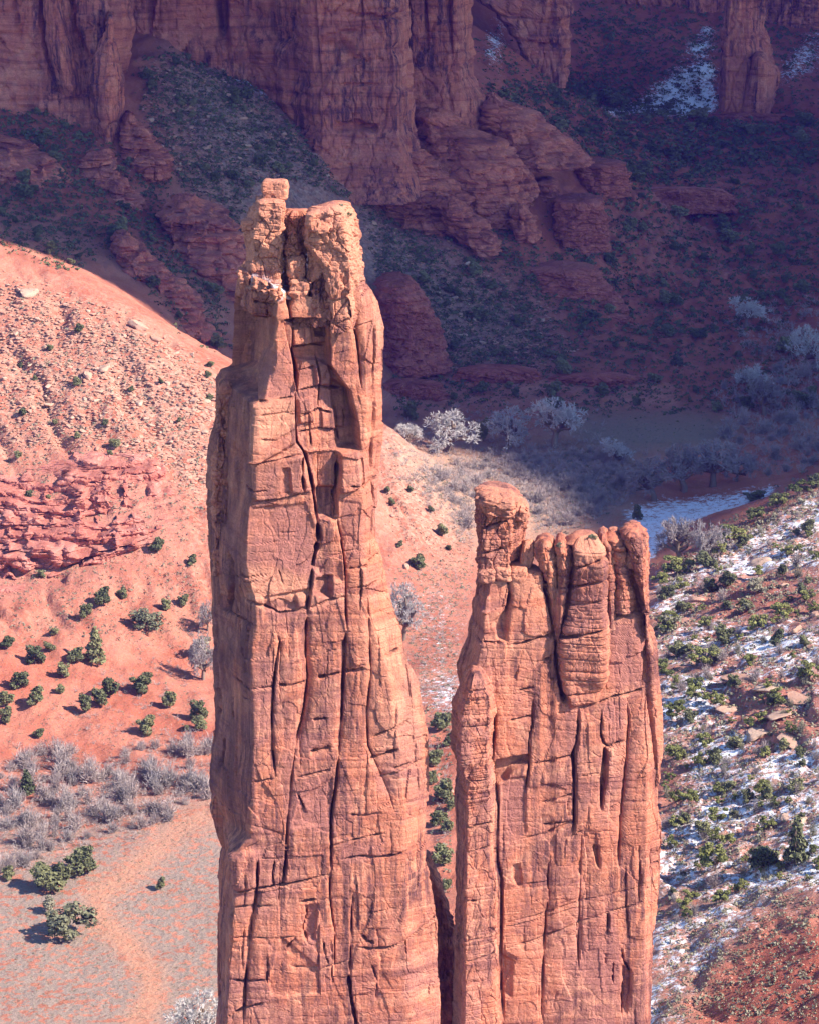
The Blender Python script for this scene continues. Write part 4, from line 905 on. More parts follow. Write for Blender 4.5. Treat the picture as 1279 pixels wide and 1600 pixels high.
rock('crown_column', [(856,865),(868,866),(885,868),(940,868),(1000,869)], [(856,886),(868,894),(880,893),(910,890),(950,886),(1000,874)], 504.6, M['spire'], S2, bot=1005, bulge=5, db=7, lean=[(842,1.5),(865,0),(1000,2)], nu=80, nv=140, seed=29, dome=1.0, n_amp=.5, n_sc=4, s_amp=.25, f_amp=0.3, f_sc=2.2, b_amp=0.06, bw=2.5, bh=4)
rock('crown_block', [(850,884),(862,890),(875,891),(910,888),(960,880),(1000,874),(1060,876),(1095,884),(1108,895)], [(850,938),(862,944),(875,945),(1000,947),(1090,944),(1108,930)], 504.3, M['spire'], S2, bot=1108, dl=4, dr=4, db=6, lean=[(850,2.5),(862,.8),(885,0),(1060,.8),(1095,2),(1108,4.5)], relief=r2, nu=120, nv=170, seed=30, dome=1.6, n_amp=.5, n_sc=5, s_amp=.3, f_amp=0.15, f_sc=2.4, b_amp=0.04, bw=4, bh=4)
rock('crown_block', [(846,932),(858,942),(900,945),(975,946)], [(846,950),(855,957),(900,960),(975,962)], 506.5, M['spire'], S2, bot=985, bulge=3, db=9, nu=60, nv=110, seed=36, dome=1.2, n_amp=.5, n_sc=3, s_amp=.3, f_amp=0.15, f_sc=2.4, b_amp=0.07, bw=2, bh=3)
rock('crown_head', [(842,970),(850,968),(858,972),(865,976),(890,985),(920,996),(950,1004),(1000,1007)], [(840,1003),(848,1010),(865,1012),(1000,1012)], 505.5, M['spire'], S2, bot=1000, bulge=6, db=8, lean=[(824,1),(840,0),(1000,2)], nu=90, nv=150, seed=31, dome=.8, n_amp=.6, n_sc=4, s_amp=.3, f_amp=0.35, f_sc=2.6, b_amp=0.04, bw=3, bh=4)
rock('crown_block', [(846,946),(852,948),(860,953),(880,956),(940,958)], [(846,968),(854,974),(860,978),(940,990)], 507.0, M['spire'], S2, bot=960, bulge=3.5, db=8, nu=60, nv=110, seed=32, dome=.5, n_amp=.7, n_sc=2.5, s_amp=.5, s_step=1.3, f_amp=0.15, f_sc=2.4, b_amp=0.09, bw=2, bh=2)
rock('edge_flake', [(1008,1007),(1050,1006),(1110,1010),(1180,1020),(1225,1024)], [(1008,1018),(1030,1026),(1080,1029),(1130,1033),(1180,1033),(1228,1029)], 508.0, M['spire'], S2, bulge=5, db=6, nu=60, nv=150, seed=37, dome=1.0, n_amp=.4, n_sc=4, s_amp=.15, f_amp=0.2, f_sc=3.0, b_amp=0.04)

for i, (b, Y) in enumerate([((796, 888, 824, 918), 519), ((820, 894, 848, 924), 519.5), ((747, 892, 774, 914), 518), ((772, 889, 799, 911), 518.5), ((950, 856, 978, 884), 521), ((976, 864, 1004, 892), 521.5), ((893, 846, 920, 866), 519.5), ((918, 844, 944, 864), 519.8)]):
    block('crown_rubble', b, Y - 13.4, M['spire'], S2, 6.5, 160 + i, .12 * (-1) ** i, 24, .05, 6, .2, 1.6)

# ------------------------------------------------------------------ cloud whose shadow lies on the far canyon
def cloud():
    # outline of its shadow on the canyon floor, and the cloud straight up the sunbeam from it
    outline = [(-900,1240),(-420,1236),(-260,1226),(-150,1216),(-60,1214),(0,1215),(40,1190),(70,1160),(88,1120),(93,1060),(91,972),(100,990),(116,1011),(130,1035),(146,1060),(185,1084),(240,1105),(320,1118),(520,1120),(900,1150),(1300,1300),(1500,2200),(1200,3400),(300,3900),(-700,3800),(-1300,2800),(-1300,1700),(-1200,1300)]
    H = 1150.0
    sh = SUN[:2] / SUN[2] * H
    n = len(outline)
    pts = []
    for i in range(n):
        a = outline[i]; b = outline[(i + 1) % n]
        k = max(1, int(math.dist(a, b) / 14))
        for j in range(k): pts.append((a[0] + (b[0] - a[0]) * j / k, a[1] + (b[1] - a[1]) * j / k))
    P = np.array(pts)
    P += 3 * np.stack([fbm(P[:, 0] / 40, P[:, 1] / 40, 0 * P[:, 0], 3, 61), fbm(P[:, 0] / 40, P[:, 1] / 40, 0 * P[:, 0] + 9, 3, 62)], -1)
    c = np.array([100., 2400.])
    rings = []
    prof = [(1.0, 0), (.985, -2), (.93, -8), (.8, -18), (.6, -26), (.3, -32), (.04, -34)]
    up = [(.985, 3), (.95, 10), (.9, 26), (.8, 70), (.6, 130), (.3, 190), (.04, 200)]
    def ring(f, dz):
        q = c + (P - c) * f
        z = H + dz + (22 * fbm(q[:, 0] / 160, q[:, 1] / 160, 0 * q[:, 0], 4, 63) * (1 - f) * 2 if f < 1 else 0)
        return np.stack([q[:, 0] + sh[0], q[:, 1] + sh[1], z + 0 * q[:, 0]], -1)
    rings = [ring(f, d) for f, d in prof[::-1]] + [ring(f, d) for f, d in up]
    V = np.stack(rings); m, k = V.shape[:2]
    ii = np.arange(m * k).reshape(m, k); j = np.roll(ii, -1, 1)
    F = np.stack([ii[:-1], j[:-1], j[1:], ii[1:]], -1).reshape(-1, 4)
    t = NT('cloud_white', 1.0)
    tr = t.n('ShaderNodeBsdfTranslucent'); tr.inputs['Color'].default_value = (.9, .9, .92, 1)
    df = t.n('ShaderNodeBsdfDiffuse'); df.inputs['Color'].default_value = (.85, .86, .88, 1)
    mx = t.n('ShaderNodeMixShader'); mx.inputs[0].default_value = .15
    t.link(df.outputs[0], mx.inputs[1]); t.link(tr.outputs[0], mx.inputs[2])
    t.link(mx.outputs[0], t.t.nodes['Material Output'].inputs['Surface'])
    o = mesh_np('cloud', V.reshape(-1, 3), F, t.m)
    tag(o, 'broad white cloud drifting over the far canyon', None, None, 'structure')
cloud()

# ------------------------------------------------------------------ canyon walls
rc = Relief(-320, 1400, -360, 320, .5)
for line, w, d, rw, rd in [([(68,-300),(70,-20),(75,60),(85,110),(95,140)], 6, 15, 10, 4), ([(108,-300),(110,0),(116,50),(132,85),(140,120)], 5, 10, 8, 3), ([(190,-300),(188,0),(184,60),(180,100)], 5, 14, 8, 3),
    ([(20,-300),(24,0),(40,80)], 3, 4, 14, 3), ([(240,-300),(238,0),(232,70)], 4, 6, 12, 4), ([(275,-300),(276,20)], 3, 4, 14, 3), ([(345,-300),(346,0),(350,90)], 8, 16, 10, 5),
    ([(400,-300),(404,0),(420,120)], 4, 6, 16, 4), ([(445,-300),(450,0),(455,160)], 5, 6, 14, 4), ([(487,-300),(490,0),(498,150),(500,230)], 4, 4, 6, 1), ([(570,-300),(566,0),(572,80)], 2, 2, 12, 2),
    ([(490,22),(540,20),(600,28),(640,24)], 3, 4, 6, 2), ([(495,60),(540,50),(600,44)], 2, 3, 8, 2), ([(500,135),(560,132),(640,136)], 2, 3, 5, 1.5), ([(520,200),(560,196),(592,204)], 6, 7, 6, 2),
    ([(536,100),(560,92),(580,100)], 5, 5, 5, 1), ([(660,-300),(664,0),(668,90)], 3, 4, 8, 2), ([(702,-300),(700,0),(706,110)], 3, 4, 8, 2), ([(1162,-300),(1163,0),(1166,90)], 3, 10, 4, 4), ([(1185,-300),(1182,0),(1178,60)], 2, 6, 4, 3),
    ([(830,40),(860,36),(890,50)], 2, 5, 4, 2), ([(800,60),(850,70),(885,75)], 2, 5, 4, 2), ([(1212,-300),(1214,10),(1210,50)], 2, 8, 4, 3), ([(1240,-300),(1242,40)], 2, 8, 4, 3)]:
    rc.crack(line, w, d, rw, rd)
rc.panel([(500,62),(545,66),(560,92),(520,110),(500,150)], 5, 4)
rc.panel([(375,-100),(440,-100),(450,60),(430,85),(380,50)], 8, 6)
rc.panel([(265,-100),(345,-100),(345,60),(300,60)], 6, 8)
C1 = empty('canyon_cliff'); tag(C1, 'slotted red canyon wall in shade above the talus bowl at upper left', 'cliff')
rock('wall', [(-330,-300),(300,-300)], [(-330,215),(60,215),(140,196),(300,180)], 1412, M['cliff'], C1, dl=30, dr=60, db=60, cr=[(-330,180),(300,160)], relief=rc, nu=130, nv=120, seed=51, n_amp=6, n_sc=40, s_amp=1.0, s_step=9, f_amp=1.76, f_sc=16., f_tall=2.4, b_amp=0.24, bw=22, bh=30, lean=[(-330,26),(0,14),(140,4),(300,-12)])
rock('pillar', [(30,168),(60,160),(90,146),(130,138),(180,140),(240,150)], [(30,178),(60,184),(90,191),(130,195),(180,193),(240,188)], 1394, M['cliff'], C1, bulge=22, db=25, nu=60, nv=90, seed=52, n_amp=2.5, n_sc=16, s_amp=.7, s_step=7, f_amp=1.32, f_sc=16., f_tall=2.4, b_amp=0.18, bw=9, bh=14)
rock('pillar', [(-330,62),(0,66),(60,70),(110,80),(150,96)], [(-330,96),(0,100),(60,108),(110,122),(150,128)], 1404, M['cliff'], C1, bulge=20, db=25, nu=50, nv=90, seed=53, n_amp=2.5, n_sc=18, s_amp=.6, s_step=8, f_amp=1.1, f_sc=16., f_tall=2.4, b_amp=0.15, bw=10, bh=16)
C2 = empty('canyon_cliff'); tag(C2, 'recessed purple cliff face behind the apex of the dark talus cone', 'cliff')
rock('wall', [(-330,150),(200,150)], [(-330,420),(200,420)], 1540, M['cliff'], C2, dl=20, dr=20, db=60, relief=rc, nu=110, nv=120, seed=54, n_amp=6, n_sc=40, s_amp=1.2, s_step=9, f_amp=1.98, f_sc=16., f_tall=2.4, b_amp=0.27, bw=24, bh=32, lean=[(-330,20),(100,4),(200,-4)])
C3 = empty('sandstone_butte'); tag(C3, 'massive streaked sandstone butte with square corner rising behind the tall spire', 'butte')
rock('wall', [(-330,345),(320,345)], [(-330,628),(0,632),(50,638),(100,642),(180,649),(250,656),(320,670)], 1500, M['cliff'], C3, cl=[(-330,486),(0,489),(100,496),(200,500),(320,492)], cr=[(-330,600),(320,630)], dl=62, dr=45, db=70, relief=rc, nu=150, nv=150, seed=55, n_amp=4, n_sc=40, s_amp=1.1, s_step=8, f_amp=1.76, f_sc=16., f_tall=2.4, b_amp=0.24, bw=24, bh=26, lean=[(-330,16),(0,6),(200,0),(240,-8),(320,-34)])
C4 = empty('sandstone_butte'); tag(C4, 'narrow cliff buttress standing behind the edge of the great streaked butte', 'butte')
rock('wall', [(-330,610),(220,610)], [(-330,728),(0,735),(60,738),(130,741),(160,756),(220,775)], 1600, M['cliff'], C4, cr=[(-330,700),(220,725)], dl=20, dr=40, db=60, relief=rc, nu=90, nv=130, seed=56, n_amp=4, n_sc=30, s_amp=1.0, s_step=8, f_amp=1.54, f_sc=16., f_tall=2.4, b_amp=0.21, bw=20, bh=26, lean=[(-330,12),(100,2),(220,-16)])
C5 = empty('canyon_cliff'); tag(C5, 'banded far cliff nose between snowy gullies near the top edge', 'cliff')
rock('wall', [(-330,700),(0,738),(50,795),(85,812),(150,830)], [(-330,905),(0,890),(25,897),(50,886),(80,893),(110,886),(150,880)], 2085, M['cliff'], C5, dl=30, dr=30, db=70, relief=rc, nu=90, nv=120, seed=57, n_amp=5, n_sc=30, s_amp=2.0, s_step=8, f_amp=2.2, f_sc=16., f_tall=2.4, b_amp=0.3, bw=20, bh=20, lean=[(-330,30),(40,8),(150,-4)])
C6 = empty('rock_spire'); tag(C6, 'distant shaded sandstone tower standing alone beside the snowy slope', 'rock spire')
rock('shaft', [(-200,1140),(0,1131),(60,1126),(120,1122),(200,1119)], [(-200,1170),(0,1197),(45,1193),(80,1206),(120,1214),(160,1210),(200,1196)], 2180, M['cliff'], C6, cr=[(-200,1160),(60,1164),(120,1172),(200,1160)], dl=20, dr=30, db=30, relief=rc, nu=90, nv=120, seed=58, n_amp=3.5, n_sc=22, s_amp=1.0, s_step=9, f_amp=1.76, f_sc=16., f_tall=2.4, b_amp=0.24, bw=14, bh=20)
rock('foot_ramp', [(95,1172),(130,1165),(190,1150)], [(95,1200),(120,1214),(150,1212),(190,1200)], 2168, M['cliff'], C6, bulge=20, db=20, nu=40, nv=50, seed=59, n_amp=2, n_sc=15, s_amp=.8, s_step=7, b_amp=.4, dome=6)
C7 = empty('canyon_cliff'); tag(C7, 'low broken cliff on the horizon slope beyond the distant tower', 'cliff')
rock('wall', [(-330,1190),(90,1196)], [(-330,1420),(90,1420)], 2520, M['cliff'], C7, dl=20, dr=20, db=60, relief=rc, nu=90, nv=90, seed=60, n_amp=8, n_sc=40, s_amp=2.0, s_step=9, f_amp=3.3, f_sc=16., f_tall=2.4, b_amp=0.45, bw=22, bh=26, lean=[(-330,30),(90,0)], tops=[(1190,-60),(1215,-30),(1240,-60),(1420,-80)])
C8 = empty('canyon_cliff'); tag(C8, 'dark red ledge cliff above the snowy talus near the top edge', 'cliff')
rock('wall', [(-330,895),(80,900)], [(-330,1135),(80,1130)], 2540, M['cliff'], C8, dl=20, dr=20, db=60, relief=None, nu=100, nv=80, seed=61, n_amp=9, n_sc=45, s_amp=2.2, s_step=9, f_amp=3.3, f_sc=16., f_tall=2.4, b_amp=0.45, bw=26, bh=26, lean=[(-330,40),(80,0)])

def dome_rock(label, L, R, Y, bulge, lean, seed, name='slickrock_dome', cat='rock dome', mat='slick', dome=3., **kw):
    p = dict(lean_warp=18., f_amp=2.4, f_sc=15., f_tall=.45, nu=80, nv=70, n_amp=6.5, n_sc=26, s_amp=2.0, s_step=6, b_amp=.35, bw=14, bh=10, db=30)
    p.update(kw)
    o = rock(name, L, R, Y, M[mat], None, bulge=bulge, lean=lean, seed=seed, dome=dome, **p)
    return tag(o, label, cat)
dome_rock('smooth banded slickrock dome at the foot of the narrow buttress', [(165,752),(190,742),(215,738),(270,745)], [(165,778),(190,836),(215,868),(240,902),(270,930)], 1600, 40, [(165,22),(190,8),(230,-6),(270,-24)], 71)
dome_rock('large rounded slickrock dome with dark hollow beneath the butte', [(185,645),(220,640),(260,640),(300,650),(360,700)], [(185,700),(210,735),(230,785),(260,818),(300,836),(360,840)], 1534, 36, [(190,26),(220,10),(270,-6),(345,-26)], 72)
dome_rock('flared slickrock apron spreading from the base of the streaked butte', [(190,440),(240,452),(270,470),(300,510),(330,560),(400,640)], [(190,640),(240,656),(270,690),(300,722),(330,745),(400,760)], 1500, 34, [(190,16),(240,4),(300,-8),(400,-30)], 73, n_amp=7, nu=130, nv=110)
dome_rock('low tongue of slickrock sliding down into the grey talus', [(325,672),(350,690),(370,706),(402,735)], [(325,722),(350,750),(370,765),(402,775)], 1462, 16, [(325,10),(402,-14)], 74)
dome_rock('small rounded slickrock knob below the big dome', [(335,797),(350,792),(382,800)], [(335,822),(350,838),(382,842)], 1490, 12, [(335,6),(382,-6)], 75, nu=40, nv=40)
L_ = dict(f_amp=1.6, f_sc=9., name='rock_outcrop', cat='outcrop', mat='ledge', dome=1.5, n_sc=12, n_amp=2.4, s_amp=1.1, s_step=4.5, b_amp=.3, bw=9, bh=8, nu=70, nv=60)
dome_rock('long flat topped red ledge above the valley bushes', [(263,868),(280,860),(312,862)], [(262,975),(280,984),(312,986)], 1650, 18, [(263,6),(280,0),(312,-6)], 76, **L_)
dome_rock('square red rock tower at the end of the slickrock ridge', [(318,868),(345,862),(405,858)], [(318,940),(345,950),(405,955)], 1530, 16, [(318,5),(350,0),(405,-8)], 77, **L_)
dome_rock('stacked red blocks beside the square rock tower', [(290,838),(315,832),(352,836)], [(290,872),(315,880),(352,884)], 1560, 12, [(290,4),(352,-4)], 78, **L_)
dome_rock('broad low red ledge at the toe of the grey talus', [(428,822),(450,815),(505,818)], [(428,930),(450,952),(505,990)], 1440, 18, [(428,6),(450,0),(505,-10)], 79, **L_)
dome_rock('dark red cliff block close beside the tall spire', [(452,590),(520,588),(590,585)], [(450,640),(480,668),(520,690),(590,706)], 1335, 22, [(452,8),(500,0),(590,-12)], 80, **L_)
dome_rock('steep slickrock slab in shade at the photo edge', [(235,-120),(430,-120)], [(235,42),(260,82),(300,112),(350,132),(400,122),(440,90)], 1300, 30, [(235,40),(300,10),(350,-4),(440,-40)], 81)
dome_rock('tilted slickrock slab below the slotted canyon wall', [(250,128),(280,114),(320,150),(335,185)], [(250,182),(290,204),(320,226),(335,230)], 1345, 14, [(250,14),(335,-14)], 82)
dome_rock('long ribbed slickrock fin behind the sunlit ridge', [(385,172),(420,160),(470,180),(520,230),(590,290)], [(385,214),(420,252),(470,298),(520,328),(590,352)], 1218, 18, [(385,22),(430,6),(520,-10),(590,-24)], 83)
dome_rock('hollowed slickrock dome left of the tall spire summit', [(325,268),(350,244),(390,248),(430,292),(480,330)], [(325,310),(340,350),(370,380),(410,394),(480,398)], 1300, 20, [(325,20),(360,4),(480,-22)], 84)
dome_rock('pale slickrock slab beneath the isolated cliff pillar', [(190,190),(220,182),(260,198),(285,222)], [(190,214),(220,240),(260,262),(285,262)], 1388, 12, [(190,10),(285,-10)], 85, nu=50, nv=50)

# sunlit slickrock outcrop on the left slope, with undercut lips
ro = Relief(-90, 320, 700, 980, 1.0)
for line, w, d, rw, rd in [([(-60,862),(40,868),(105,890),(130,880),(165,868),(215,860),(250,842)], 3.0, 5.0, 5, .6), ([(-60,928),(20,930),(56,924),(70,905),(100,900)], 3.0, 5.0, 4, .5), ([(-60,800),(60,790),(150,770),(240,760)], 1.2, 1.2, 5, .4), ([(-60,830),(80,822),(180,800),(280,800)], 1.2, 1.2, 5, .4),
    ([(100,880),(95,910),(108,935)], 2, 3, 3, .5), ([(170,740),(166,790),(178,850)], 1, 1.2, 5, .5), ([(225,720),(240,780),(232,850)], 1, 1.2, 5, .5), ([(40,760),(52,830),(46,868)], 1, 1, 5, .4)]:
    ro.crack(line, w, d, rw, rd)
STEPS = []; _p, _y = 716.0, 74.0
for _k in range(7):
    STEPS.append((_p, _y)); _t = [13, 9, 14, 8, 12, 10, 13][_k]; _p += _t; _y -= _t * .92; STEPS.append((_p, _y)); _p += [10, 14, 9, 15, 11, 13, 12][_k]
STEPS += [(_p, _y), (_p + 6, _y + 4), (_p + 20, _y - 2), (_p + 24, _y + 3), (975, _y + 2)]
sl_o = rock('slickrock_outcrop', [(728,110),(745,20),(775,-60),(960,-90)], [(720,222),(745,262),(790,292),(830,286),(856,258),(880,215),(905,165),(930,120),(960,60)], 921, M['slicklit'], None, bot=965, bulge=18, db=20, relief=ro, lean=STEPS, lean_warp=13., nu=170, nv=150, seed=91, dome=.5, n_amp=3.2, n_sc=16, s_amp=.8, s_step=3.2, b_amp=0, f_amp=.9, f_sc=6., f_tall=.5)
tag(sl_o, 'bright pink slickrock outcrop with undercut ledges on the sunlit slope', 'outcrop')
for i, (lab, L, R, Y, ln) in enumerate([('low broken red ledge under the bright slickrock outcrop', [(905,150),(915,140),(945,130)], [(905,215),(920,235),(945,230)], 918, [(905,3),(945,-3)]), ('stepped red ledge at the photo edge below the outcrop', [(925,-40),(975,-40)], [(925,60),(945,95),(975,90)], 905, [(925,4),(975,-4)]),
        ('small red ledge beside the olive bush clump', [(880,170),(890,160),(925,165)], [(880,200),(895,215),(925,210)], 930, [(880,3),(925,-3)])]):
    dome_rock(lab, L, R, Y, 6, ln, 92 + i, name='rock_ledge', cat='ledge', mat='slicklit', dome=.6, nu=60, nv=40, db=8, n_amp=.8, n_sc=5, s_amp=.5, s_step=1.8, b_amp=.1, bw=3, bh=3, f_amp=.6, f_sc=2.6)

for i, (lab, L, R, Y, ln) in enumerate([('first stretch of the low red ledge band by the tall spire', [(606,590),(625,588),(655,588)], [(606,690),(625,705),(655,708)], 1296, [(606,4),(655,-4)]), ('second stretch of the low red ledge band, nearly straight', [(586,712),(604,705),(634,705)], [(584,838),(604,850),(634,850)], 1318, [(586,4),(634,-4)]),
        ('third stretch of the red ledge band above the pale meadow', [(596,856),(612,850),(640,850)], [(598,1000),(615,1016),(640,1020)], 1312, [(596,4),(640,-4)]), ('last short stretch of the red ledge band near pale cottonwoods', [(604,1022),(618,1016),(636,1018)], [(604,1062),(618,1072),(636,1072)], 1318, [(604,3),(636,-3)]),
        ('upper red ledge step above the valley junipers', [(500,880),(515,872),(545,872)], [(500,985),(515,1000),(545,1004)], 1420, [(500,4),(545,-5)]), ('thin red ledge crossing the far valley floor', [(300,995),(312,985),(335,985)], [(300,1130),(312,1150),(335,1150)], 1780, [(300,4),(335,-5)]),
        ('red ledge at the foot of the distant tower', [(184,1085),(196,1060),(216,1060)], [(182,1230),(196,1290),(216,1300)], 2150, [(184,4),(216,-6)]), ('broken ledge high above the third dark juniper row', [(430,1090),(440,1080),(462,1080)], [(430,1190),(440,1205),(462,1205)], 1590, [(430,4),(462,-5)])]):
    dome_rock(lab, L, R, Y, 9, ln, 110 + i, **dict(L_, name='rock_ledge', cat='ledge', nu=90, nv=40, n_amp=3.0, n_sc=9, f_amp=1.4, f_sc=5., s_amp=.8, s_step=3., db=16))

# ------------------------------------------------------------------ plants and stones: prototypes
rng = np.random.default_rng(7)
def leaf_material(name, a, b, trans=.25):
    t = NT(name, .8)
    oi = t.n('ShaderNodeObjectInfo')
    tc = t.n('ShaderNodeTexCoord')
    n = t.n('ShaderNodeTexNoise'); n.inputs['Scale'].default_value = 4.5; n.inputs['Detail'].default_value = 4
    t.link(tc.outputs['Object'], n.inputs['Vector'])
    f = t.math('ADD', t.math('MULTIPLY', oi.outputs['Random'], .65), t.math('MULTIPLY', t.math('SUBTRACT', n.outputs[0], .35), .9), True)
    return t.out(t.mix(f, a, b))
M['juniper'] = leaf_material('juniper_needles', (.065, .08, .04), (.27, .25, .115))
M['pinyon'] = leaf_material('pinyon_needles', (.12, .135, .045), (.32, .30, .095))
M['olive'] = leaf_material('dusty_foliage', (.135, .135, .078), (.23, .215, .125))
M['bark'] = leaf_material('weathered_bark', (.17, .115, .085), (.26, .19, .14))
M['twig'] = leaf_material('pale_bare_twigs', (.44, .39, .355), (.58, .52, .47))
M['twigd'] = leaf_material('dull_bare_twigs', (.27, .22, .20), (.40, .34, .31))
M['twigm'] = leaf_material('mauve_bare_twigs', (.34, .26, .23), (.48, .38, .33))
M['sage'] = leaf_material('grey_sagebrush', (.20, .185, .12), (.34, .30, .20))
M['drygrass'] = leaf_material('dry_grass', (.40, .31, .18), (.52, .42, .27))
def stone_material(name, a, b, c):
    t = NT(name, .95)
    oi = t.n('ShaderNodeObjectInfo'); g = t.n('ShaderNodeNewGeometry')
    n = t.noise((.45, .45, .7), detail=5, rough=.65)
    f = t.math('ADD', t.math('MULTIPLY', oi.outputs['Random'], .6), t.math('ADD', t.math('MULTIPLY', g.outputs['Random Per Island'], .35), t.math('SUBTRACT', n, .5)), True)
    col_ = t.mix(f, a, b)
    col_ = t.mix(t.ramp(t.noise((1.4, 1.4, 1.4), detail=5), [(.5, 0), (.7, .6)]), col_, c)
    return t.out(col_, t.bump(t.noise((1.6, 1.6, 2.4), detail=6, rough=.7), .5, .5))
M['stone'] = stone_material('fallen_sandstone', (.40, .20, .135), (.56, .40, .28), (.34, .19, .14))
M['stonetan'] = stone_material('pale_fallen_sandstone', (.42, .20, .13), (.57, .37, .26), (.36, .16, .105))

def tri_mesh(name, V, F, mat):
    me = bpy.data.meshes.new(name)
    V = np.ascontiguousarray(V, np.float32); F = np.ascontiguousarray(F, np.int32)
    me.vertices.add(len(V)); me.vertices.foreach_set('co', V.ravel())
    me.loops.add(F.size); me.loops.foreach_set('vertex_index', F.ravel())
    me.polygons.add(len(F))
    me.polygons.foreach_set('loop_start', np.arange(0, F.size, 3, dtype=np.int32)); me.polygons.foreach_set('loop_total', np.full(len(F), 3, np.int32))
    me.update(calc_edges=True); me.materials.append(mat)
    return me

def unit(v): return v / (np.linalg.norm(v, axis=-1, keepdims=True) + 1e-9)

def foliage(shape, n, r, seed, size=.075):
    """leaf sprays through a crown made of clumps. shape: list of (centre, radii)"""
    g = np.random.default_rng(seed)
    V = []
    for c, ra in shape:
        k = int(n * (ra[0] * ra[1] * ra[2]) ** .5 / sum((q[0] * q[1] * q[2]) ** .5 for _, q in shape))
        d = unit(g.normal(size=(k, 3)))
        p = np.array(c) + d * np.array(ra) * (g.uniform(.45, 1.05, (k, 1)) ** .6)
        nrm = unit(d + .9 * g.normal(size=(k, 3)))
        t1 = unit(np.cross(nrm, g.normal(size=(k, 3)))); t2 = np.cross(nrm, t1)
        s = size * g.uniform(.6, 1.5, (k, 1))
        V.append(np.stack([p + t1 * s, p - .6 * t1 * s + .8 * t2 * s, p - .6 * t1 * s - .8 * t2 * s], 1))
    V = np.concatenate(V).reshape(-1, 3)
    return V, np.arange(len(V)).reshape(-1, 3)

def tube_path(P, R, sides=5):
    P = np.array(P, float); V = []; F = []
    for i, p in enumerate(P):
        d = unit(P[min(i + 1, len(P) - 1)] - P[max(i - 1, 0)])
        a = unit(np.cross(d, [.3, .9, .1])); b = np.cross(d, a)
        for k in range(sides):
            t = 2 * math.pi * k / sides
            V.append(p + R[i] * (math.cos(t) * a + math.sin(t) * b))
    for i in range(len(P) - 1):
        for k in range(sides):
            q = i * sides + k; w = i * sides + (k + 1) % sides
            F += [(q, w, w + sides), (q, w + sides, q + sides)]
    return V, F

def trunk_mesh(name, h, r, seed, mat, limbs=4):
    g = random.Random(seed)
    V, F = [], []
    def add(P, R):
        v, f = tube_path(P, R, 5); o = len(V); V.extend(v); F.extend([(a + o, b + o, c + o) for a, b, c in f])
    P = [(0, 0, -.06)]
    for i in range(4): P.append((P[-1][0] + g.uniform(-.03, .03), P[-1][1] + g.uniform(-.03, .03), P[-1][2] + h / 4))
    add(P, [r * 1.25, r, r * .8, r * .6, r * .35])
    for i in range(limbs):
        b = P[g.choice([1, 2, 3])]; a = g.uniform(0, 6.28); L = g.uniform(.15, .3)
        m = (b[0] + .5 * L * math.cos(a), b[1] + .5 * L * math.sin(a), b[2] + .08); e = (b[0] + L * math.cos(a), b[1] + L * math.sin(a), b[2] + .22)
        add([b, m, e], [r * .5, r * .4, r * .2])
    return tri_mesh(name, V, F, mat)

def juniper_proto(seed, kind):
    g = random.Random(seed)
    sh = []
    if kind == 'round':
        for i in range(9):
            a = g.uniform(0, 6.28); q = g.uniform(.08, .30); zz = g.uniform(.22, .80); rr = g.uniform(.14, .25) * (1.15 - .45 * zz)
            sh.append(((q * math.cos(a), q * math.sin(a), zz), (rr, rr, rr * g.uniform(.8, 1.1))))
        sh.append(((0, 0, .45), (.26, .26, .34)))
        n, size = 1500, .052
    elif kind == 'cone':
        for i in range(12):
            zz = .14 + .8 * i / 11; q = .26 * (1.02 - zz); a = g.uniform(0, 6.28)
            rr = .05 + .20 * (1.05 - zz)
            sh.append(((q * .5 * math.cos(a), q * .5 * math.sin(a), zz), (rr, rr, .10)))
        n, size = 900, .05
    else:  # open pinyon
        for i in range(12):
            a = g.uniform(0, 6.28); q = g.uniform(.12, .42); zz = g.uniform(.30, .92); rr = g.uniform(.09, .17)
            sh.append(((q * math.cos(a), q * math.sin(a), zz), (rr * 1.2, rr * 1.2, rr * .75)))
        n, size = 1300, .05
    V, F = foliage(sh, n, 1, seed, size)
    mat = {'round': 'juniper', 'cone': 'juniper', 'open': 'pinyon'}[kind]
    return trunk_mesh('trunk', .5 if kind != 'cone' else .85, .035, seed, M['bark']), tri_mesh('crown', V, F, M[mat])

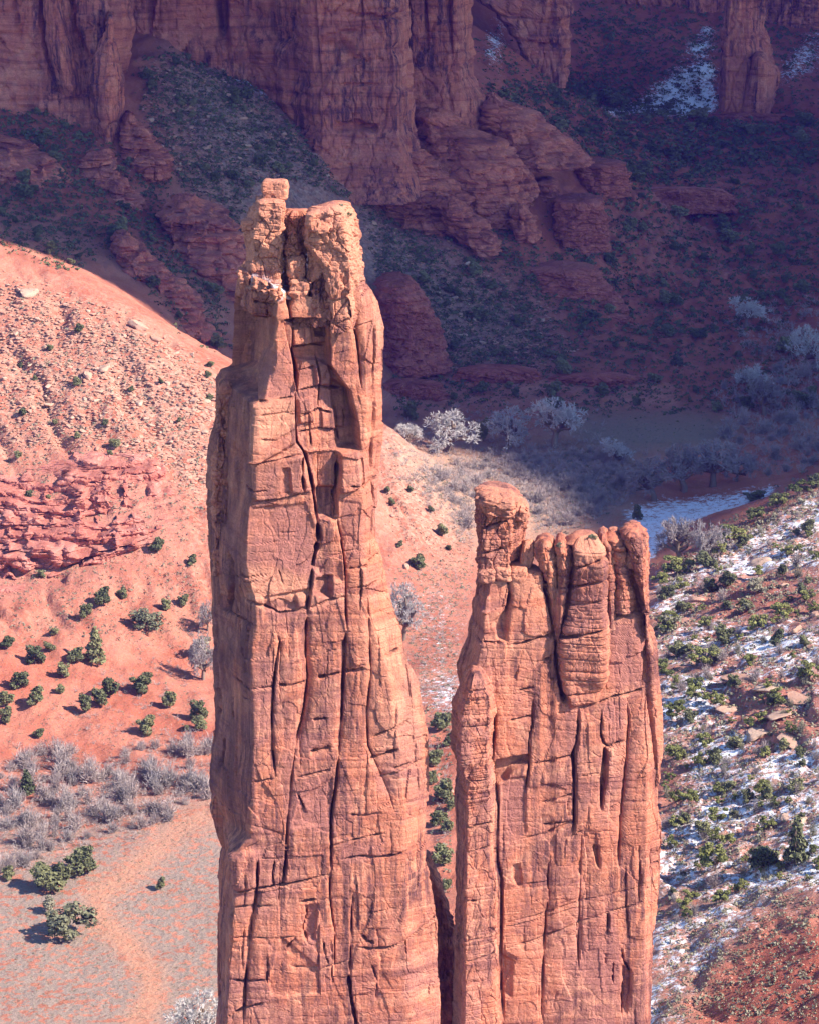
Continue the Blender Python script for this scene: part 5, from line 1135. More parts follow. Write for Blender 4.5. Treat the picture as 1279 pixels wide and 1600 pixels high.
def bare_proto(seed, mat, levels=6, spread=.72, trunkr=.02, h0=.09, ribbons=True, fork=(2, 3), forks0=9, fuzz=3):
    """leafless tree: forking limbs ending in sprays of twigs. Returns (wood, twigs)"""
    g = np.random.default_rng(seed)
    WV, WF, TV = [], [], []
    def rec(p, d, L, r, lv):
        mid = p + d * L * .5 + g.normal(size=3) * L * .05; e = p + d * L + g.normal(size=3) * L * .07
        if lv <= 2:
            v, f = tube_path([p, mid, e], [r, r * .85, r * .65], 4); o = len(WV); WV.extend(v); WF.extend([(a + o, b + o, c + o) for a, b, c in f])
        else:
            s = unit(np.cross(d, g.normal(size=3))) * max(r * .8, .0015)
            TV.append([p - s, p + s, e])
        if lv >= levels: return
        k = int(g.integers(fork[0], fork[1] + 1)) if lv else forks0
        k += fuzz if lv >= levels - 2 else 0
        for i in range(k):
            nd = unit(d + spread * (1.25 if lv == 0 else 1) * g.normal(size=3) + np.array([0, 0, .12]))
            if nd[2] < 0 and lv < 2: nd[2] *= -.6
            st = p + d * L * g.uniform(.55, 1.0) if lv else e
            rec(st, nd, L * g.uniform(.62, .85), r * .58, lv + 1)
    rec(np.array([0, 0, -.03]), unit(np.array([.05, 0, 1.])), h0, trunkr, 0)
    TV = np.array(TV); TV[..., 2] = np.abs(TV[..., 2])
    hi = np.percentile(TV[..., 2], 98.5); wi = np.percentile(abs(TV[..., :2]), 97)
    WVa = np.array(WV)
    S = np.array([.5 / wi, .5 / wi, 1 / hi])
    return tri_mesh('limbs', WVa * S, np.array(WF), M['bark']), tri_mesh('twigs', (TV * S).reshape(-1, 3), np.arange(len(TV) * 3).reshape(-1, 3), M[mat])

def shrub_proto(seed, mat, n=95, leafy=False):
    g = np.random.default_rng(seed)
    T = []
    for i in range(n):
        a = g.uniform(0, 6.28); el = g.uniform(.35, 1.45)
        d = np.array([math.cos(a) * math.cos(el), math.sin(a) * math.cos(el), math.sin(el)])
        b = np.array([g.normal() * .05, g.normal() * .05, -.03])
        L = g.uniform(.55, 1.0) * (.55 + .45 * math.sin(el))
        e = b + d * L
        s = unit(np.cross(d, g.normal(size=3))) * .016
        T.append([b - s, b + s, e])
        for k in range(5):
            q = b + d * L * g.uniform(.3, .95); dd = unit(d + .6 * g.normal(size=3)); s = unit(np.cross(dd, g.normal(size=3))) * .014
            T.append([q - s, q + s, q + dd * L * g.uniform(.2, .42)])
    T = np.array(T)
    return tri_mesh('stems', T.reshape(-1, 3), np.arange(len(T) * 3).reshape(-1, 3), M[mat])

def icos(n):
    t = (1 + 5 ** .5) / 2
    V = [(-1, t, 0), (1, t, 0), (-1, -t, 0), (1, -t, 0), (0, -1, t), (0, 1, t), (0, -1, -t), (0, 1, -t), (t, 0, -1), (t, 0, 1), (-t, 0, -1), (-t, 0, 1)]
    F = [(0, 11, 5), (0, 5, 1), (0, 1, 7), (0, 7, 10), (0, 10, 11), (1, 5, 9), (5, 11, 4), (11, 10, 2), (10, 7, 6), (7, 1, 8), (3, 9, 4), (3, 4, 2), (3, 2, 6), (3, 6, 8), (3, 8, 9), (4, 9, 5), (2, 4, 11), (6, 2, 10), (8, 6, 7), (9, 8, 1)]
    V = [np.array(v) / np.linalg.norm(v) for v in V]
    for _ in range(n):
        mid = {}; G = []
        def m(a, b):
            k = (min(a, b), max(a, b))
            if k not in mid:
                v = V[a] + V[b]; V.append(v / np.linalg.norm(v)); mid[k] = len(V) - 1
            return mid[k]
        for a, b, c in F:
            x, y, z = m(a, b), m(b, c), m(c, a)
            G += [(a, x, z), (b, y, x), (c, z, y), (x, y, z)]
        F = G
    return np.array(V), np.array(F)

def stone_proto(seed, sub=2, mat='stone', name='boulder'):
    g = np.random.default_rng(seed)
    V, F = icos(sub)
    V = V * 1.25
    for i in range(11):
        n = unit(g.normal(size=3)); d = g.uniform(.55, .92)
        if i < 2: n = unit(np.array([g.normal() * .2, g.normal() * .2, 1 - 2 * i])); d = .55
        k = V @ n - d
        V = V - np.maximum(k, 0)[:, None] * n * .97
    V = V * np.array([1, g.uniform(.65, .95), g.uniform(.5, .8)])
    V = V + .03 * g.normal(size=V.shape)
    V[:, :2] /= abs(V[:, 0]).max() * 2; V[:, 2] /= abs(V[:, 0]).max() * 2 if False else 2.2
    V[:, 2] -= V[:, 2].min() * .75
    return tri_mesh(name, V, F, M[mat])

JUN = {'round': [juniper_proto(100 + i, 'round') for i in range(5)], 'cone': [juniper_proto(120 + i, 'cone') for i in range(2)], 'open': [juniper_proto(140 + i, 'open') for i in range(5)]}
BARE = {m: [bare_proto(200 + 10 * k + i, m) for i in range(3)] for k, m in enumerate(('twig', 'twigd'))}
SHR = {m: [shrub_proto(300 + 10 * k + i, m) for i in range(3)] for k, m in enumerate(('twigm', 'twigd', 'sage'))}
STN = {m: [stone_proto(400 + 10 * k + i, 2, m) for i in range(5)] for k, m in enumerate(('stone', 'stonetan'))}
M['leafshr'] = M['olive']
def bush_proto(seed, mat):
    g = random.Random(seed); sh = []
    for i in range(13):
        a = g.uniform(0, 6.28); q = g.uniform(.02, .36); rr = g.uniform(.12, .2)
        sh.append(((q * math.cos(a), q * math.sin(a), g.uniform(.2, .75)), (rr, rr, rr)))
    V, F = foliage(sh, 1100, 1, seed, .045)
    return tri_mesh('foliage', V, F, M[mat])
BUSH = [bush_proto(350 + i, 'olive') for i in range(3)] + [bush_proto(356 + i, 'sage') for i in range(2)]

# ------------------------------------------------------------------ placing
SPIRE_1 = [(380,330),(412,284),(450,284),(560,315),(600,500),(602,640),(590,860),(630,1000),(668,1180),(684,1500),(684,1700),(340,1700),(330,1250),(326,800),(340,610),(362,590)]
SPIRE_2 = [(742,776),(828,800),(832,850),(945,830),(1012,824),(1012,1000),(1033,1150),(1030,1400),(1017,1700),(707,1700),(704,1150),(715,1040),(740,900)]
def hidden(px, py): return inpoly(np.array(px), np.array(py), SPIRE_1) or inpoly(np.array(px), np.array(py), SPIRE_2)
ORD = ['first', 'second', 'third', 'fourth', 'fifth', 'sixth', 'seventh', 'eighth', 'ninth', 'tenth', 'eleventh', 'twelfth', 'thirteenth', 'fourteenth', 'fifteenth', 'sixteenth', 'seventeenth', 'eighteenth', 'nineteenth', 'twentieth']
PLACED = []
def link_part(name, me, parent):
    o = bpy.data.objects.new(name, me); col.objects.link(o); o.parent = parent; return o
def put(kind, px, py, w, h=None, ymin=600., var=None, mat=None, rnd=random.Random(3)):
    """one plant or stone standing where the photo shows its foot (px, py), w pixels wide and h high"""
    hit = ground_hit(px, py, ymin)
    if hit is None: return None
    x, y, z = hit
    s = y / FPX * 1.035
    W = w * s; H = (h or w) * s
    rz = rnd.uniform(0, 6.28)
    if kind == 'juniper':
        var = var or 'round'
        tr, cr = rnd.choice(JUN[var])
        e = empty('juniper_tree' if var != 'open' else 'pinyon_tree', (x, y, z - .1 * 0)); link_part('trunk', tr, e); link_part('crown', cr, e)
        k = {'round': .80, 'cone': .56, 'open': .92}[var]
        e.scale = (W / k, W / k, H * 1.0)
    elif kind == 'bare':
        wd, tw = rnd.choice(BARE[mat or 'twig'])
        e = empty('cottonwood_tree', (x, y, z)); link_part('limbs', wd, e); link_part('twigs', tw, e)
        e.scale = (W, W, H)
    elif kind == 'shrub':
        me = rnd.choice(SHR[mat or 'twigm'])
        e = bpy.data.objects.new('bare_shrub', me); col.objects.link(e); e.location = (x, y, z); e.scale = (W / 1.5, W / 1.5, H / .95)
    elif kind == 'bush':
        me = rnd.choice(BUSH)
        e = bpy.data.objects.new('leafy_bush', me); col.objects.link(e); e.location = (x, y, z); e.scale = (W / .95, W / .95, H)
    else:
        me = rnd.choice(STN[mat or 'stone'])
        e = bpy.data.objects.new('boulder', me); col.objects.link(e); e.location = (x, y, z - .12 * H); e.scale = (W, W * rnd.uniform(.7, 1.1), H * 1.15)
        e.rotation_euler = (rnd.uniform(-.25, .25), rnd.uniform(-.25, .25), rz)
        return e
    e.rotation_euler = (0, 0, rz)
    return e

def run(kind, items, what, where, cat, group, order='left', **kw):
    """place a traced list and label each by its turn along the row"""
    items = sorted(items, key=lambda q: q[0] if order == 'left' else -q[1])
    n = 0; made = []
    for it in items:
        d = dict(kw)
        if len(it) > 4 and it[4]: d.update(it[4])
        e = put(kind, it[0], it[1], it[2], it[3] if len(it) > 3 else None, **d)
        if e: made.append((e, it))
    for i, (e, it) in enumerate(made):
        if len(it) > 5: lab = it[5]
        elif len(made) == 1: lab = f'{what} {where}'
        else: lab = f'{ORD[i]} {what} from left {where}' if i < len(ORD) else f'{what} towards the right end {where}'
        tag(e, lab, cat, group)
    return made

# sunlit valley at left
run('juniper', [(246,864,24,28),(301,884,18,20),(92,864,16,16),(65,902,14),(135,964,22,24),(160,946,26,34),(192,936,16,20),(260,955,20,22),(287,946,18,20)], 'small juniper', 'on the red ledges left of the tall spire', 'juniper', 'junipers on the sunlit red ledges')
run('juniper', [(150,1036,36,58,dict(var='cone'),'tall pointed dark juniper below the red ledges'),(118,1034,26,26),(55,1037,30,32),(100,1057,24,26),(12,1014,24),(77,1018,18),(86,993,16,16)], 'juniper', 'in the cluster under the red ledges', 'juniper', 'junipers at the foot of the red ledges')
run('juniper', [(32,1076,30,32),(57,1102,32,34),(10,1130,26,30),(8,1104,28),(62,1152,18,18),(95,1084,16,16)], 'round juniper', 'in the group above the grey thicket', 'juniper', 'junipers above the grey thicket')
run('juniper', [(172,1090,28,36,None,'upper juniper of the close trio on red soil'),(155,1104,28,34,None,'middle juniper of the close trio on red soil'),(134,1114,26,34,None,'lowest juniper of the close trio on red soil'),(222,1080,38,32,None,'broad twin crowned juniper alone on the red flat'),
                (267,1106,28,32,None,'lone egg shaped juniper with a snow fleck at its foot'),(229,1146,32,32,None,'bright green rounded juniper on the bare red flat'),(310,1124,28,34,None,'juniper beside the lower left edge of the tall spire'),(313,1140,26,24,None,'pale low juniper touching the tall spire edge'),(292,1143,12,14,None,'tiny juniper next to the pale low juniper by the spire')], 'juniper', '', 'juniper', 'junipers on the red flat')
run('bush', [(230,985,64,44,None,'big dusty olive bush clump below the red ledges'),(315,1030,44,42,None,'grey green bush beside bare cottonwood at the spire edge')], 'bush', '', 'bush', None)
run('juniper', [(125,1364,52,46,None,'dark juniper at the front edge of the grey thicket'),(72,1390,58,44,None,'broad juniper with snow at its foot near the thicket corner'),(96,1384,30,44,None,'upright juniper hugging the broad juniper near the thicket'),(252,1390,18,24,None,'single small juniper on the pale open flat'),
                (43,1240,28,40,dict(var='cone'),'pointed juniper standing inside the grey thicket'),(14,1374,24,24,None,'juniper at the photo edge below the thicket'),(8,1606,22,24,None,'small juniper at the bottom corner of the photo')], 'juniper', '', 'juniper', 'junipers of the lower flat')
run('bush', [(115,1464,92,66,None,'largest grey green bush on the lower flat beside snow specks'),(80,1425,34,34,None,'small grey bush just above the largest bush on the flat')], 'bush', '', 'bush', None)
run('bare', [(308,1640,104,92,dict(mat='twig', ymin=560.),'white bare cottonwood at the foot of the tall spire'),(632,1000,66,92,None,'pale bare cottonwood hugging the tall spire right edge'),(318,1062,54,70,dict(mat='twigd'),'grey bare cottonwood at the tall spire left edge'),
             (325,985,34,46,dict(mat='twigd'),'small grey bare tree above the cottonwood at the left spire edge')], 'cottonwood', '', 'cottonwood', None)
run('boulder', [(1150,1062,58,16,dict(mat='stone')),(1195,1075,62,18,dict(mat='stone')),(1245,1092,66,18,dict(mat='stone')),(1215,1120,60,14,dict(mat='stone')),(1180,1150,56,14,dict(mat='stone')),(1240,1160,64,14,dict(mat='stone')),(1135,1110,40,12,dict(mat='stone'))], 'flat red bedrock slab', 'midway up the snowy slope', 'slab', 'flat red slabs on the snowy slope')
# hill side shrubs on the sunlit left slope
run('juniper', [(124,520,16,16),(79,549,12,13),(119,603,17,16),(37,650,15),(75,784,14),(29,716,13),(252,600,10),(280,660,9),(327,628,14),(324,590,14,12),(330,574,14,12),(180,700,22,16),(172,712,10),(120,685,12),(87,664,11),(45,778,14),(54,595,10),(32,575,10),(205,612,10),(165,665,12)],
    'rounded bush', 'across the stony sunlit slope', 'bush', 'bushes on the stony sunlit slope')
run('juniper', [(606,770,12),(612,790,14),(640,770,12),(690,838,22,22),(653,890,24,26),(625,855,12),(672,800,11),(700,860,10)], 'small bush', 'on the sunlit slope between the spires', 'bush', 'bushes on the slope between the spires')
# right slope
run('juniper', [(1117,1360,50,48,dict(var='open')),(1190,1356,50,40),(1120,1288,32,30,dict(var='open')),(1097,1306,30,28),(1075,1258,28,26,dict(var='open')),(1070,1288,24,24),(1200,1486,30,34),(1150,1550,36,46,dict(var='open')),(1262,1494,32,28),(1060,1468,30,32,dict(var='open')),
    (1048,1484,32,34,dict(var='open')),(1145,1430,38,34),(1190,1448,24),(1085,1540,24,28,dict(var='open')),(1182,1544,20,20),(1242,1562,18,18),(1095,1606,28,26,dict(var='open')),(1135,1582,20,20),(1235,1404,36,32,dict(var='open')),(1038,1535,26,28,dict(var='open'))],
    'green evergreen', 'on the lower snowy slope', 'pinyon', 'evergreens low on the snowy slope')
run('juniper', [(1242,1350,42,82,dict(var='cone'),'tallest pointed conifer on the snowy slope')], 'conifer', '', 'conifer', None)
run('juniper', [(1120,1243,24,22,dict(var='open')),(1167,1253,20,24),(1197,1252,24,28),(1242,1236,26,24),(1047,1326,20,24,dict(var='open')),(1115,1194,28,28),(1205,1102,20,22),(1057,1114,26,24,dict(var='open')),(1050,1190,32,30,dict(var='open')),(1090,1200,24,26,dict(var='open')),(1145,1074,22,22),(1265,1062,32,30,dict(var='open'))],
    'scattered evergreen', 'in the middle of the snowy slope', 'pinyon', 'evergreens midway up the snowy slope')
run('juniper', [(1130,1006,34,34),(1097,1044,38,34,dict(var='open')),(1117,1032,28,26),(1085,1086,28,28,dict(var='open')),(1182,990,34,30,dict(var='open')),(1217,970,34,32,dict(var='open')),(1215,1000,22,20),(1057,1026,28,26),(1040,1060,22,24,dict(var='open')),(1135,918,30,30),(1125,870,26,26,dict(var='open')),
    (1222,900,18,22),(1065,958,22,24),(1262,832,20,26),(1255,1010,20,20),(1135,952,18,16)], 'yellow green pinyon', 'on the upper snowy slope', 'pinyon', 'evergreens high on the snowy slope')
run('juniper', [(1140,846,50,30,dict(var='open')),(1058,898,44,30,dict(var='open')),(1100,886,32,26),(1180,815,30,22,dict(var='open')),(1215,795,34,24,dict(var='open')),(1250,775,36,26,dict(var='open')),(1275,760,30,24),(1030,915,26,22,dict(var='open'))], 'bushy pinyon', 'along the crest line above the snowy meadow', 'pinyon', 'evergreens on the crest above the meadow')
run('juniper', [(690,1140,36,34),(678,1196,30,32),(692,1250,38,36),(684,1290,30,28),(690,1352,40,36),(697,1390,20,22),(702,1165,24,24),(672,1225,22,24),(700,1300,26,24),(704,1265,18,18)], 'dark green bush', 'in the gap between the two spires', 'juniper', 'evergreens in the gap between the spires')
run('bush', [(1040,990,46,36,None,'grey leafless looking bush at the broad spire edge'),(1180,926,42,26,None,'grey bush under the crest of the snowy slope'),(1165,960,30,20,None,'low grey bush beside red soil on the snowy slope')], 'bush', '', 'bush', None)
# cottonwoods of the valley
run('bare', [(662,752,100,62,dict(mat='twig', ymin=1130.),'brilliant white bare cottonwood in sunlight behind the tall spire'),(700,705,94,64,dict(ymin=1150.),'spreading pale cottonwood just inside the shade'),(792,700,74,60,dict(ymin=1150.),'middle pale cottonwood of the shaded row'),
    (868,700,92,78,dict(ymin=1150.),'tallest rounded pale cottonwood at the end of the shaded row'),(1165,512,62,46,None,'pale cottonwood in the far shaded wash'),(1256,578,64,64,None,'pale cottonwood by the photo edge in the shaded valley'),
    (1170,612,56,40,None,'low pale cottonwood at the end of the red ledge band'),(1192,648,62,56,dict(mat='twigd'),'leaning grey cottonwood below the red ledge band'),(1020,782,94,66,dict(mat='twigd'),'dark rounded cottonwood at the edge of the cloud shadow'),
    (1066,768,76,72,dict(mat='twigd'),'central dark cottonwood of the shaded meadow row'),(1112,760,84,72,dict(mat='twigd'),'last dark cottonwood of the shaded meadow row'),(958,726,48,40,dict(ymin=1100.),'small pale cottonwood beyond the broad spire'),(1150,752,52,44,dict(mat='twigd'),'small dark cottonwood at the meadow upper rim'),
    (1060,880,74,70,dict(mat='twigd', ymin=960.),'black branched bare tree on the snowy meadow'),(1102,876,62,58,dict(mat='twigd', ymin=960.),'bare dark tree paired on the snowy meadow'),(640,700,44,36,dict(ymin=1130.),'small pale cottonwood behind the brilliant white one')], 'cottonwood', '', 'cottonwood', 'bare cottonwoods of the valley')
run('juniper', [(994,812,16,26,dict(ymin=1000.),'lone dark juniper at the corner of the snowy meadow'),(1178,782,36,16,dict(ymin=1000.),'dark flat bush lying on the snowy meadow'),(755,690,20,44,None,'dark evergreen between the pale shaded cottonwoods'),(640,655,26,30,None,'dark evergreen beside the tall spire in shade')], 'juniper', '', 'juniper', None)
# traced boulders
run('boulder', [(78,634,26,20,dict(mat='stonetan'),'pale flat faced boulder lying on the sunlit slope'),(137,590,24,24,dict(mat='stonetan'),'upright tan boulder on the sunlit slope'),(162,578,26,18,dict(mat='stone'),'pink slab boulder beside the upright tan one'),(152,626,18,14),(217,632,18,16),(267,692,11,11),(275,598,12,12),
    (45,462,34,26,dict(mat='stone'),'rounded brown boulder near the shadow line of the ridge'),(218,512,42,22,dict(mat='stonetan'),'long pale slab jutting from the ridge crest'),(245,530,26,14,dict(mat='stonetan'),'smaller pale slab below the long one on the crest'),(300,555,14,10),(60,500,14,10),(30,530,12,9),(190,650,12,10),(230,690,12,10),(205,760,12,10)],
    'tan boulder', 'on the sunlit left slope', 'boulder', 'boulders on the sunlit slope')
run('boulder', [(1187,882,38,24,dict(mat='stone'),'large cracked orange boulder under the slope crest'),(1088,938,38,16,dict(mat='stonetan'),'long tan boulder between bushes on the upper slope'),(1222,918,22,16),(1245,986,24,20),(1055,1402,22,18,dict(mat='stone')),(1227,1576,20,16,dict(mat='stonetan'),'pale round boulder on bare red soil near the corner'),
    (1242,1543,18,10),(1252,1284,22,18),(1226,1280,26,18),(1090,1448,16,12),(1070,1350,12,10),(1180,1520,14,9),(1120,1500,12,9),(1275,960,18,16)], 'sandstone boulder', 'on the snowy slope', 'boulder', 'boulders on the snowy slope')
run('boulder', [(702,1238,24,18,dict(mat='stonetan'),'cream boulder in the gap between the spires'),(634,888,18,18,dict(mat='stonetan'),'cream boulder on the slope right of the tall spire'),(612,806,14,12,None,'small tan boulder touching the tall spire edge')], 'boulder', '', 'boulder', None)

def in_poly_random(poly, n, seed):
    g = random.Random(seed); xs = [p[0] for p in poly]; ys = [p[1] for p in poly]; out = []
    while len(out) < n:
        p = (g.uniform(min(xs), max(xs)), g.uniform(min(ys), max(ys)))
        if inpoly(np.array(p[0]), np.array(p[1]), poly) and not hidden(*p) and -12 < p[0] < 1291: out.append(p)
    return out
def strew(kind, poly, n, w0, w1, label, cat, group, seed, asp=1.0, vary=None, ymin=600., mat=None):
    g = random.Random(seed)
    for p in in_poly_random(poly, n, seed):
        w = w0 + (w1 - w0) * g.random() ** 2
        v = g.choice(vary) if vary else None
        m = g.choice(mat) if isinstance(mat, (list, tuple)) else mat
        e = put(kind, p[0], p[1], w, w * asp * g.uniform(.8, 1.15), ymin=ymin, var=v, mat=m, rnd=g)
        if e:
            xs = [q[0] for q in poly]; ys = [q[1] for q in poly]
            u = (p[0] - max(0, min(xs))) / (min(1279, max(xs)) - max(0, min(xs))); v = (p[1] - min(ys)) / (max(ys) - min(ys))
            where = ['upper', 'middle', 'lower'][min(2, int(max(0, v) * 3))] + ' ' + ['left', 'centre', 'right'][min(2, int(max(0, u) * 3))]
            size = 'big' if w > w0 + .55 * (w1 - w0) else ('mid sized' if w > w0 + .2 * (w1 - w0) else 'little')
            tag(e, f'{size} {label}, {where}', cat, group)
P_TALUS = [(225,100),(300,80),(370,105),(460,195),(520,268),(620,338),(720,405),(840,470),(900,555),(760,585),(640,575),(590,520),(480,420),(380,400),(300,320),(235,220)]
P_BOWL = [(0,190),(90,160),(170,230),(260,270),(340,420),(350,560),(280,500),(180,380),(100,420),(0,380)]
P_RED = [(880,320),(1000,290),(1279,250),(1279,480),(1080,560),(900,560),(860,430)]
P_FAR = [(760,140),(900,120),(1110,190),(1279,180),(1279,250),(1000,290),(900,250),(800,200)]
P_TOPR = [(900,20),(1110,60),(1115,180),(900,170)]
P_BAND = [(610,570),(860,560),(1050,570),(1270,520),(1270,640),(1050,645),(850,640),(610,640)]
P_RS = [(1025,912),(1150,832),(1285,758),(1279,1600),(1030,1600),(1040,1300)]
P_TOPG = [(740,60),(790,60),(900,120),(960,170),(760,150)]
strew('juniper', P_TALUS, 50, 12, 24, 'dark juniper dotting the grey talus below the streaked butte', 'juniper', 'junipers on the grey talus', 501, .9)
strew('juniper', P_BOWL, 42, 12, 30, 'dark juniper in the shaded bowl below the slotted wall', 'juniper', 'junipers in the shaded bowl', 502, .9)
strew('juniper', P_RED, 60, 12, 32, 'dark juniper on the shaded red valley slope', 'juniper', 'junipers on the shaded red slope', 503, .85)
strew('juniper', P_FAR, 40, 12, 34, 'dark bush on the valley floor below the distant tower', 'juniper', 'junipers below the distant tower', 504, .7)
strew('juniper', P_BAND, 24, 13, 30, 'dark juniper along the low red ledge band', 'juniper', 'junipers along the red ledge band', 505, .95)
strew('juniper', P_RS, 150, 12, 30, 'evergreen among snow patches beside the broad spire', 'pinyon', 'small evergreens among the snow patches', 506, 1.0, ['open', 'open', 'open', 'round'])
strew('shrub', P_RS, 90, 14, 32, 'bare grey shrub among snow patches beside the broad spire', 'shrub', 'bare shrubs among the snow patches', 507, .9, None, 600., ['twigd', 'twigm', 'sage'])
P_THICK = [(-10,1215),(70,1165),(150,1190),(240,1165),(335,1160),(335,1245),(255,1288),(160,1310),(90,1345),(-10,1372)]
strew('shrub', P_THICK, 150, 22, 48, 'bare mauve shrub of the thicket beside the tall spire', 'shrub', 'shrubs of the mauve grey thicket', 508, .85, None, 600., ['twigm', 'twigm', 'twigd'])
P_VAL = [(640,745),(760,715),(960,700),(1000,730),(960,790),(880,830),(840,815),(740,770),(735,850),(700,790)]
strew('shrub', P_VAL, 90, 16, 36, 'dry brush in the sunlit valley between the spires', 'shrub', 'dry brush of the sunlit valley', 509, .7, None, 1020., ['twigm', 'twigd', 'twigm'])
P_SH = [(1130,600),(1290,560),(1290,730),(1200,745),(1130,720)]
strew('shrub', P_SH, 50, 20, 44, 'mauve bare brush in the shaded valley by the photo edge', 'shrub', 'mauve brush of the shaded valley', 510, .8, None, 1000., ['twigd', 'twigm'])
strew('boulder', [(0,430),(200,500),(350,600),(330,760),(270,740),(150,700),(0,690)], 190, 5, 17, 'tan rock strewn over the stony sunlit slope', 'rock', 'rocks strewn on the sunlit slope', 511, .75, None, 600., ['stone', 'stonetan', 'stonetan'])
strew('boulder', P_TALUS, 110, 6, 16, 'grey tan block lying in the shaded boulder talus', 'rock', 'blocks of the shaded talus', 512, .8, None, 1000., ['stonetan', 'stone'])
strew('boulder', P_RS, 60, 5, 13, 'loose sandstone rock between snow patches on the slope', 'rock', 'rocks on the snowy slope', 513, .75, None, 500., ['stone', 'stonetan'])

# ------------------------------------------------------------------ what nobody could count
def scatter_stuff(name, polys, mats, protos, seed, label, ymin=500.):
    """many small pieces joined into one mesh. polys: (outline, n, w0, w1, aspect)"""
    g = np.random.default_rng(seed); VV, FF = [], []; o = 0
    for poly, n, w0, w1, asp in polys:
        xs = [p[0] for p in poly]; ys = [p[1] for p in poly]
        m = n * 4
        px = g.uniform(min(xs), max(xs), m); py = g.uniform(min(ys), max(ys), m)
        ok = inpoly(px, py, poly) & ~inpoly(px, py, SPIRE_1) & ~inpoly(px, py, SPIRE_2)
        px, py = px[ok][:n], py[ok][:n]
        px = px + g.normal(size=len(px)) * 12; py = py + g.normal(size=len(py)) * 9
        ok = ~inpoly(px, py, SPIRE_1) & ~inpoly(px, py, SPIRE_2)
        px, py = px[ok], py[ok]
        # march all the sight lines together
        lo = np.full(len(px), ymin); ys_ = np.geomspace(ymin, 3000, 420)
        hit = np.zeros(len(px)); done = np.zeros(len(px), bool)
        prev = None
        for yv in ys_:
            x, y, z = at(px, py, np.full(len(px), yv)); d = z - gz(x, y)
            if prev is not None:
                c = (d < 0) & ~done
                t = prev[1] / (prev[1] - d + 1e-9)
                hit = np.where(c, prev[0] + t * (yv - prev[0]), hit); done |= c
            prev = (yv, d)
        for a, b, y in zip(px[done], py[done], hit[done]):
            x, y, z = (float(q) for q in at(a, b, y)); z = float(gz(x, y))
            V, F = protos[int(g.integers(len(protos)))]
            s = (w0 + (w1 - w0) * g.random() ** 2) * y / FPX
            t = g.uniform(0, 6.28); c_, s_ = math.cos(t), math.sin(t)
            W = V @ np.array([[c_, s_, 0], [-s_, c_, 0], [0, 0, 1]]) * np.array([s, s, s * asp * g.uniform(.7, 1.2)]) + np.array([x, y, z])
            VV.append(W); FF.append(F + o); o += len(V)
    me = tri_mesh(name, np.concatenate(VV), np.concatenate(FF), mats)
    ob = bpy.data.objects.new(name, me); col.objects.link(ob)
    return tag(ob, label, None, None, 'stuff')
def raw(me):
    V = np.zeros(len(me.vertices) * 3, np.float32); me.vertices.foreach_get('co', V)
    F = np.zeros(len(me.loops), np.int32); me.loops.foreach_get('vertex_index', F)
    return V.reshape(-1, 3).astype(float), F.reshape(-1, 3)
small_stones = [raw(stone_proto(450 + i, 0, 'stonetan', 'pebble')) for i in range(4)]
def tuft_raw(seed, n=10):
    g = np.random.default_rng(seed)
    d = unit(g.normal(size=(n, 3)) + np.array([0, 0, .6])); d[:, 2] = abs(d[:, 2])
    p = d * np.array([.4, .4, .45]); t1 = unit(np.cross(d, g.normal(size=(n, 3)))); t2 = unit(np.cross(d, t1) + .5 * d)
    s = g.uniform(.14, .28, (n, 1))
    V = np.stack([p + t1 * s, p - t1 * s, p + t2 * s * 1.6], 1).reshape(-1, 3)
    return V, np.arange(3 * n).reshape(-1, 3)
tufts = [tuft_raw(460 + i) for i in range(4)]
scatter_stuff('talus_rubble', [([(0,430),(200,500),(350,600),(330,780),(270,740),(150,700),(0,700)], 5200, 1.8, 10, .7), (P_TALUS, 3200, 2, 9, .8), (P_RS, 2600, 1.8, 7, .7), ([(0,940),(330,900),(330,1000),(0,1030)], 500, 1.5, 5, .7),
              ([(600,680),(660,730),(735,860),(640,880),(600,800)], 600, 1.5, 6, .7), (P_BOWL, 700, 1.5, 5, .7), ([(0,740),(280,720),(290,880),(0,960)], 500, 1.5, 6, .7), (P_RED, 900, 1.2, 4, .6)], M['stonetan'], small_stones, 601, 'small broken sandstone rubble covering the talus slopes')
scatter_stuff('sagebrush_cover', [([(0,1290),(330,1240),(340,1600),(0,1600)], 3600, 1.5, 4.5, .7), ([(0,990),(330,960),(330,1240),(0,1240)], 900, 2, 5, .7), ([(0,430),(200,500),(350,600),(330,1000),(0,1000)], 3200, 2, 8, .8), ([(905,645),(1150,650),(1130,705),(905,705)], 900, 1.5, 4, .7), (P_BAND, 500, 2, 6, .7), (P_RS, 5600, 3.5, 13, .9), ([(1070,868),(1180,800),(1285,742),(1285,778),(1150,848),(1040,908)], 700, 4, 13, .9), ([(662,1080),(716,1070),(716,1400),(678,1400)], 260, 4, 12, .9), (P_VAL, 1500, 3, 8, .7),
              ([(620,880),(745,870),(745,1090),(630,1090)], 1500, 2, 7, .7), ([(600,680),(660,730),(735,860),(640,880),(600,800)], 300, 2, 5, .7), ([(960,790),(1240,745),(1200,800),(1000,890)], 900, 1, 2.6, .9)], M['sage'], tufts, 602, 'low grey sagebrush and dry grass speckling the ground')
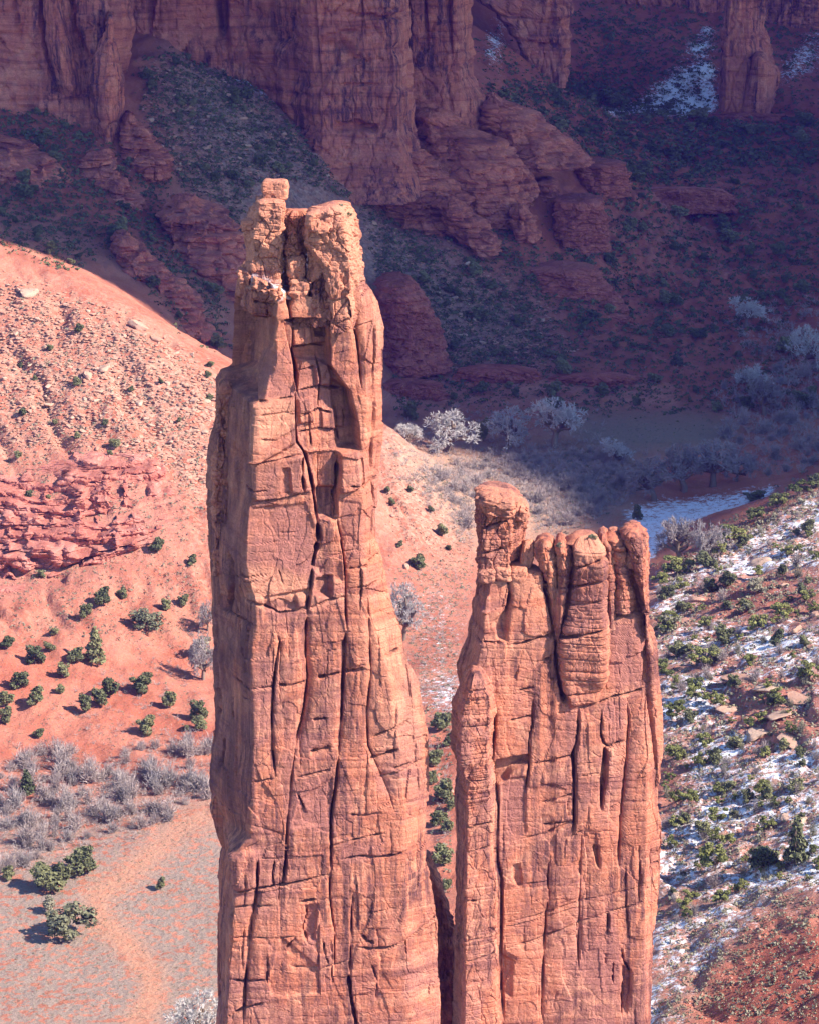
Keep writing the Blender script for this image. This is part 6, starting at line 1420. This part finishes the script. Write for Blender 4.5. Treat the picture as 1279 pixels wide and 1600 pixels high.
scatter_stuff('distant_undergrowth', [(P_TALUS, 5200, 5, 13, .8), (P_BOWL, 2800, 5, 15, .8), (P_RED, 3400, 4, 16, .8), (P_FAR, 2800, 6, 20, .7), (P_BAND, 1500, 4, 14, .8), (P_TOPR, 1300, 4, 13, .8), ([(560,300),(700,330),(800,330),(870,400),(960,430),(920,500),(820,460),(720,400)], 1100, 4, 12, .8), (P_TOPG, 400, 4, 10, .8), ([(900,0),(1279,0),(1279,180),(1200,180),(1100,60),(900,60)], 1100, 4, 12, .8)], M['juniper'], tufts, 603, 'small dark shrubs dotting the shaded far slopes')

scatter_stuff('mauve_brush', [(P_THICK, 800, 8, 24, .9), (P_VAL, 1900, 7, 22, .8), ([(600,690),(700,690),(760,740),(740,860),(700,820)], 420, 5, 14, .8), ([(620,900),(740,890),(740,1080),(640,1090)], 220, 5, 16, .8), (P_SH, 600, 8, 24, .9), ([(620,640),(930,640),(930,700),(700,720),(620,690)], 300, 6, 16, .8), ([(1140,480),(1279,470),(1279,560),(1150,560)], 260, 8, 20, .8), ([(250,990),(330,960),(330,1150),(100,1170),(60,1150)], 200, 6, 16, .7), ([(662,1080),(716,1070),(716,1400),(678,1400)], 170, 6, 18, .8)], M['twigm'], [raw(shrub_proto(380 + i, 'twigm', 13)) for i in range(4)], 604, 'tangled leafless brush filling the valley thickets')

# plants that grow on the summits
def summit_plant(px, py, Y, w, h, mesh, name, label, cat):
    x, y, z = (float(q) for q in at(px, py, Y)); s_ = Y / FPX * 1.03
    o = bpy.data.objects.new(name, mesh); col.objects.link(o); o.location = (x, y, z); o.scale = (w * s_, w * s_, h * s_); o.rotation_euler = (0, 0, px)
    tag(o, label, cat)
summit_plant(531, 334, 499, 26, 18, BUSH[3], 'leafy_bush', 'grey bush growing on the summit of the tall spire', 'bush')
summit_plant(545, 340, 498, 14, 10, BUSH[0], 'leafy_bush', 'tiny bush at the summit edge of the tall spire', 'bush')
summit_plant(924, 848, 507, 20, 16, BUSH[1], 'leafy_bush', 'small bush on top of the broad spire crown', 'bush')
summit_plant(873, 856, 506, 16, 10, BUSH[4], 'leafy_bush', 'dry tuft on top of the broad spire beside the notch', 'bush')

# ------------------------------------------------------------------ the air of the canyon
def haze():
    x0, x1, y0, y1, z0, z1 = -1400, 1400, -300, 3500, -40, 420
    V = np.array([(x, y, z) for x in (x0, x1) for y in (y0, y1) for z in (z0, z1)])
    F = np.array([(0, 1, 3, 2), (4, 6, 7, 5), (0, 4, 5, 1), (2, 3, 7, 6), (0, 2, 6, 4), (1, 5, 7, 3)])
    m = bpy.data.materials.new('canyon_air'); m.use_nodes = True
    t = m.node_tree; t.nodes.remove(t.nodes['Principled BSDF'])
    v = t.nodes.new('ShaderNodeVolumePrincipled')
    v.inputs['Color'].default_value = (.16, .08, 1.0, 1); v.inputs['Density'].default_value = .000028; v.inputs['Anisotropy'].default_value = 0.0
    t.links.new(v.outputs[0], t.nodes['Material Output'].inputs['Volume'])
    o = mesh_np('haze', V, F, m, None, False)
    tag(o, 'thin bluish haze filling the canyon air', None, None, 'stuff')
haze()
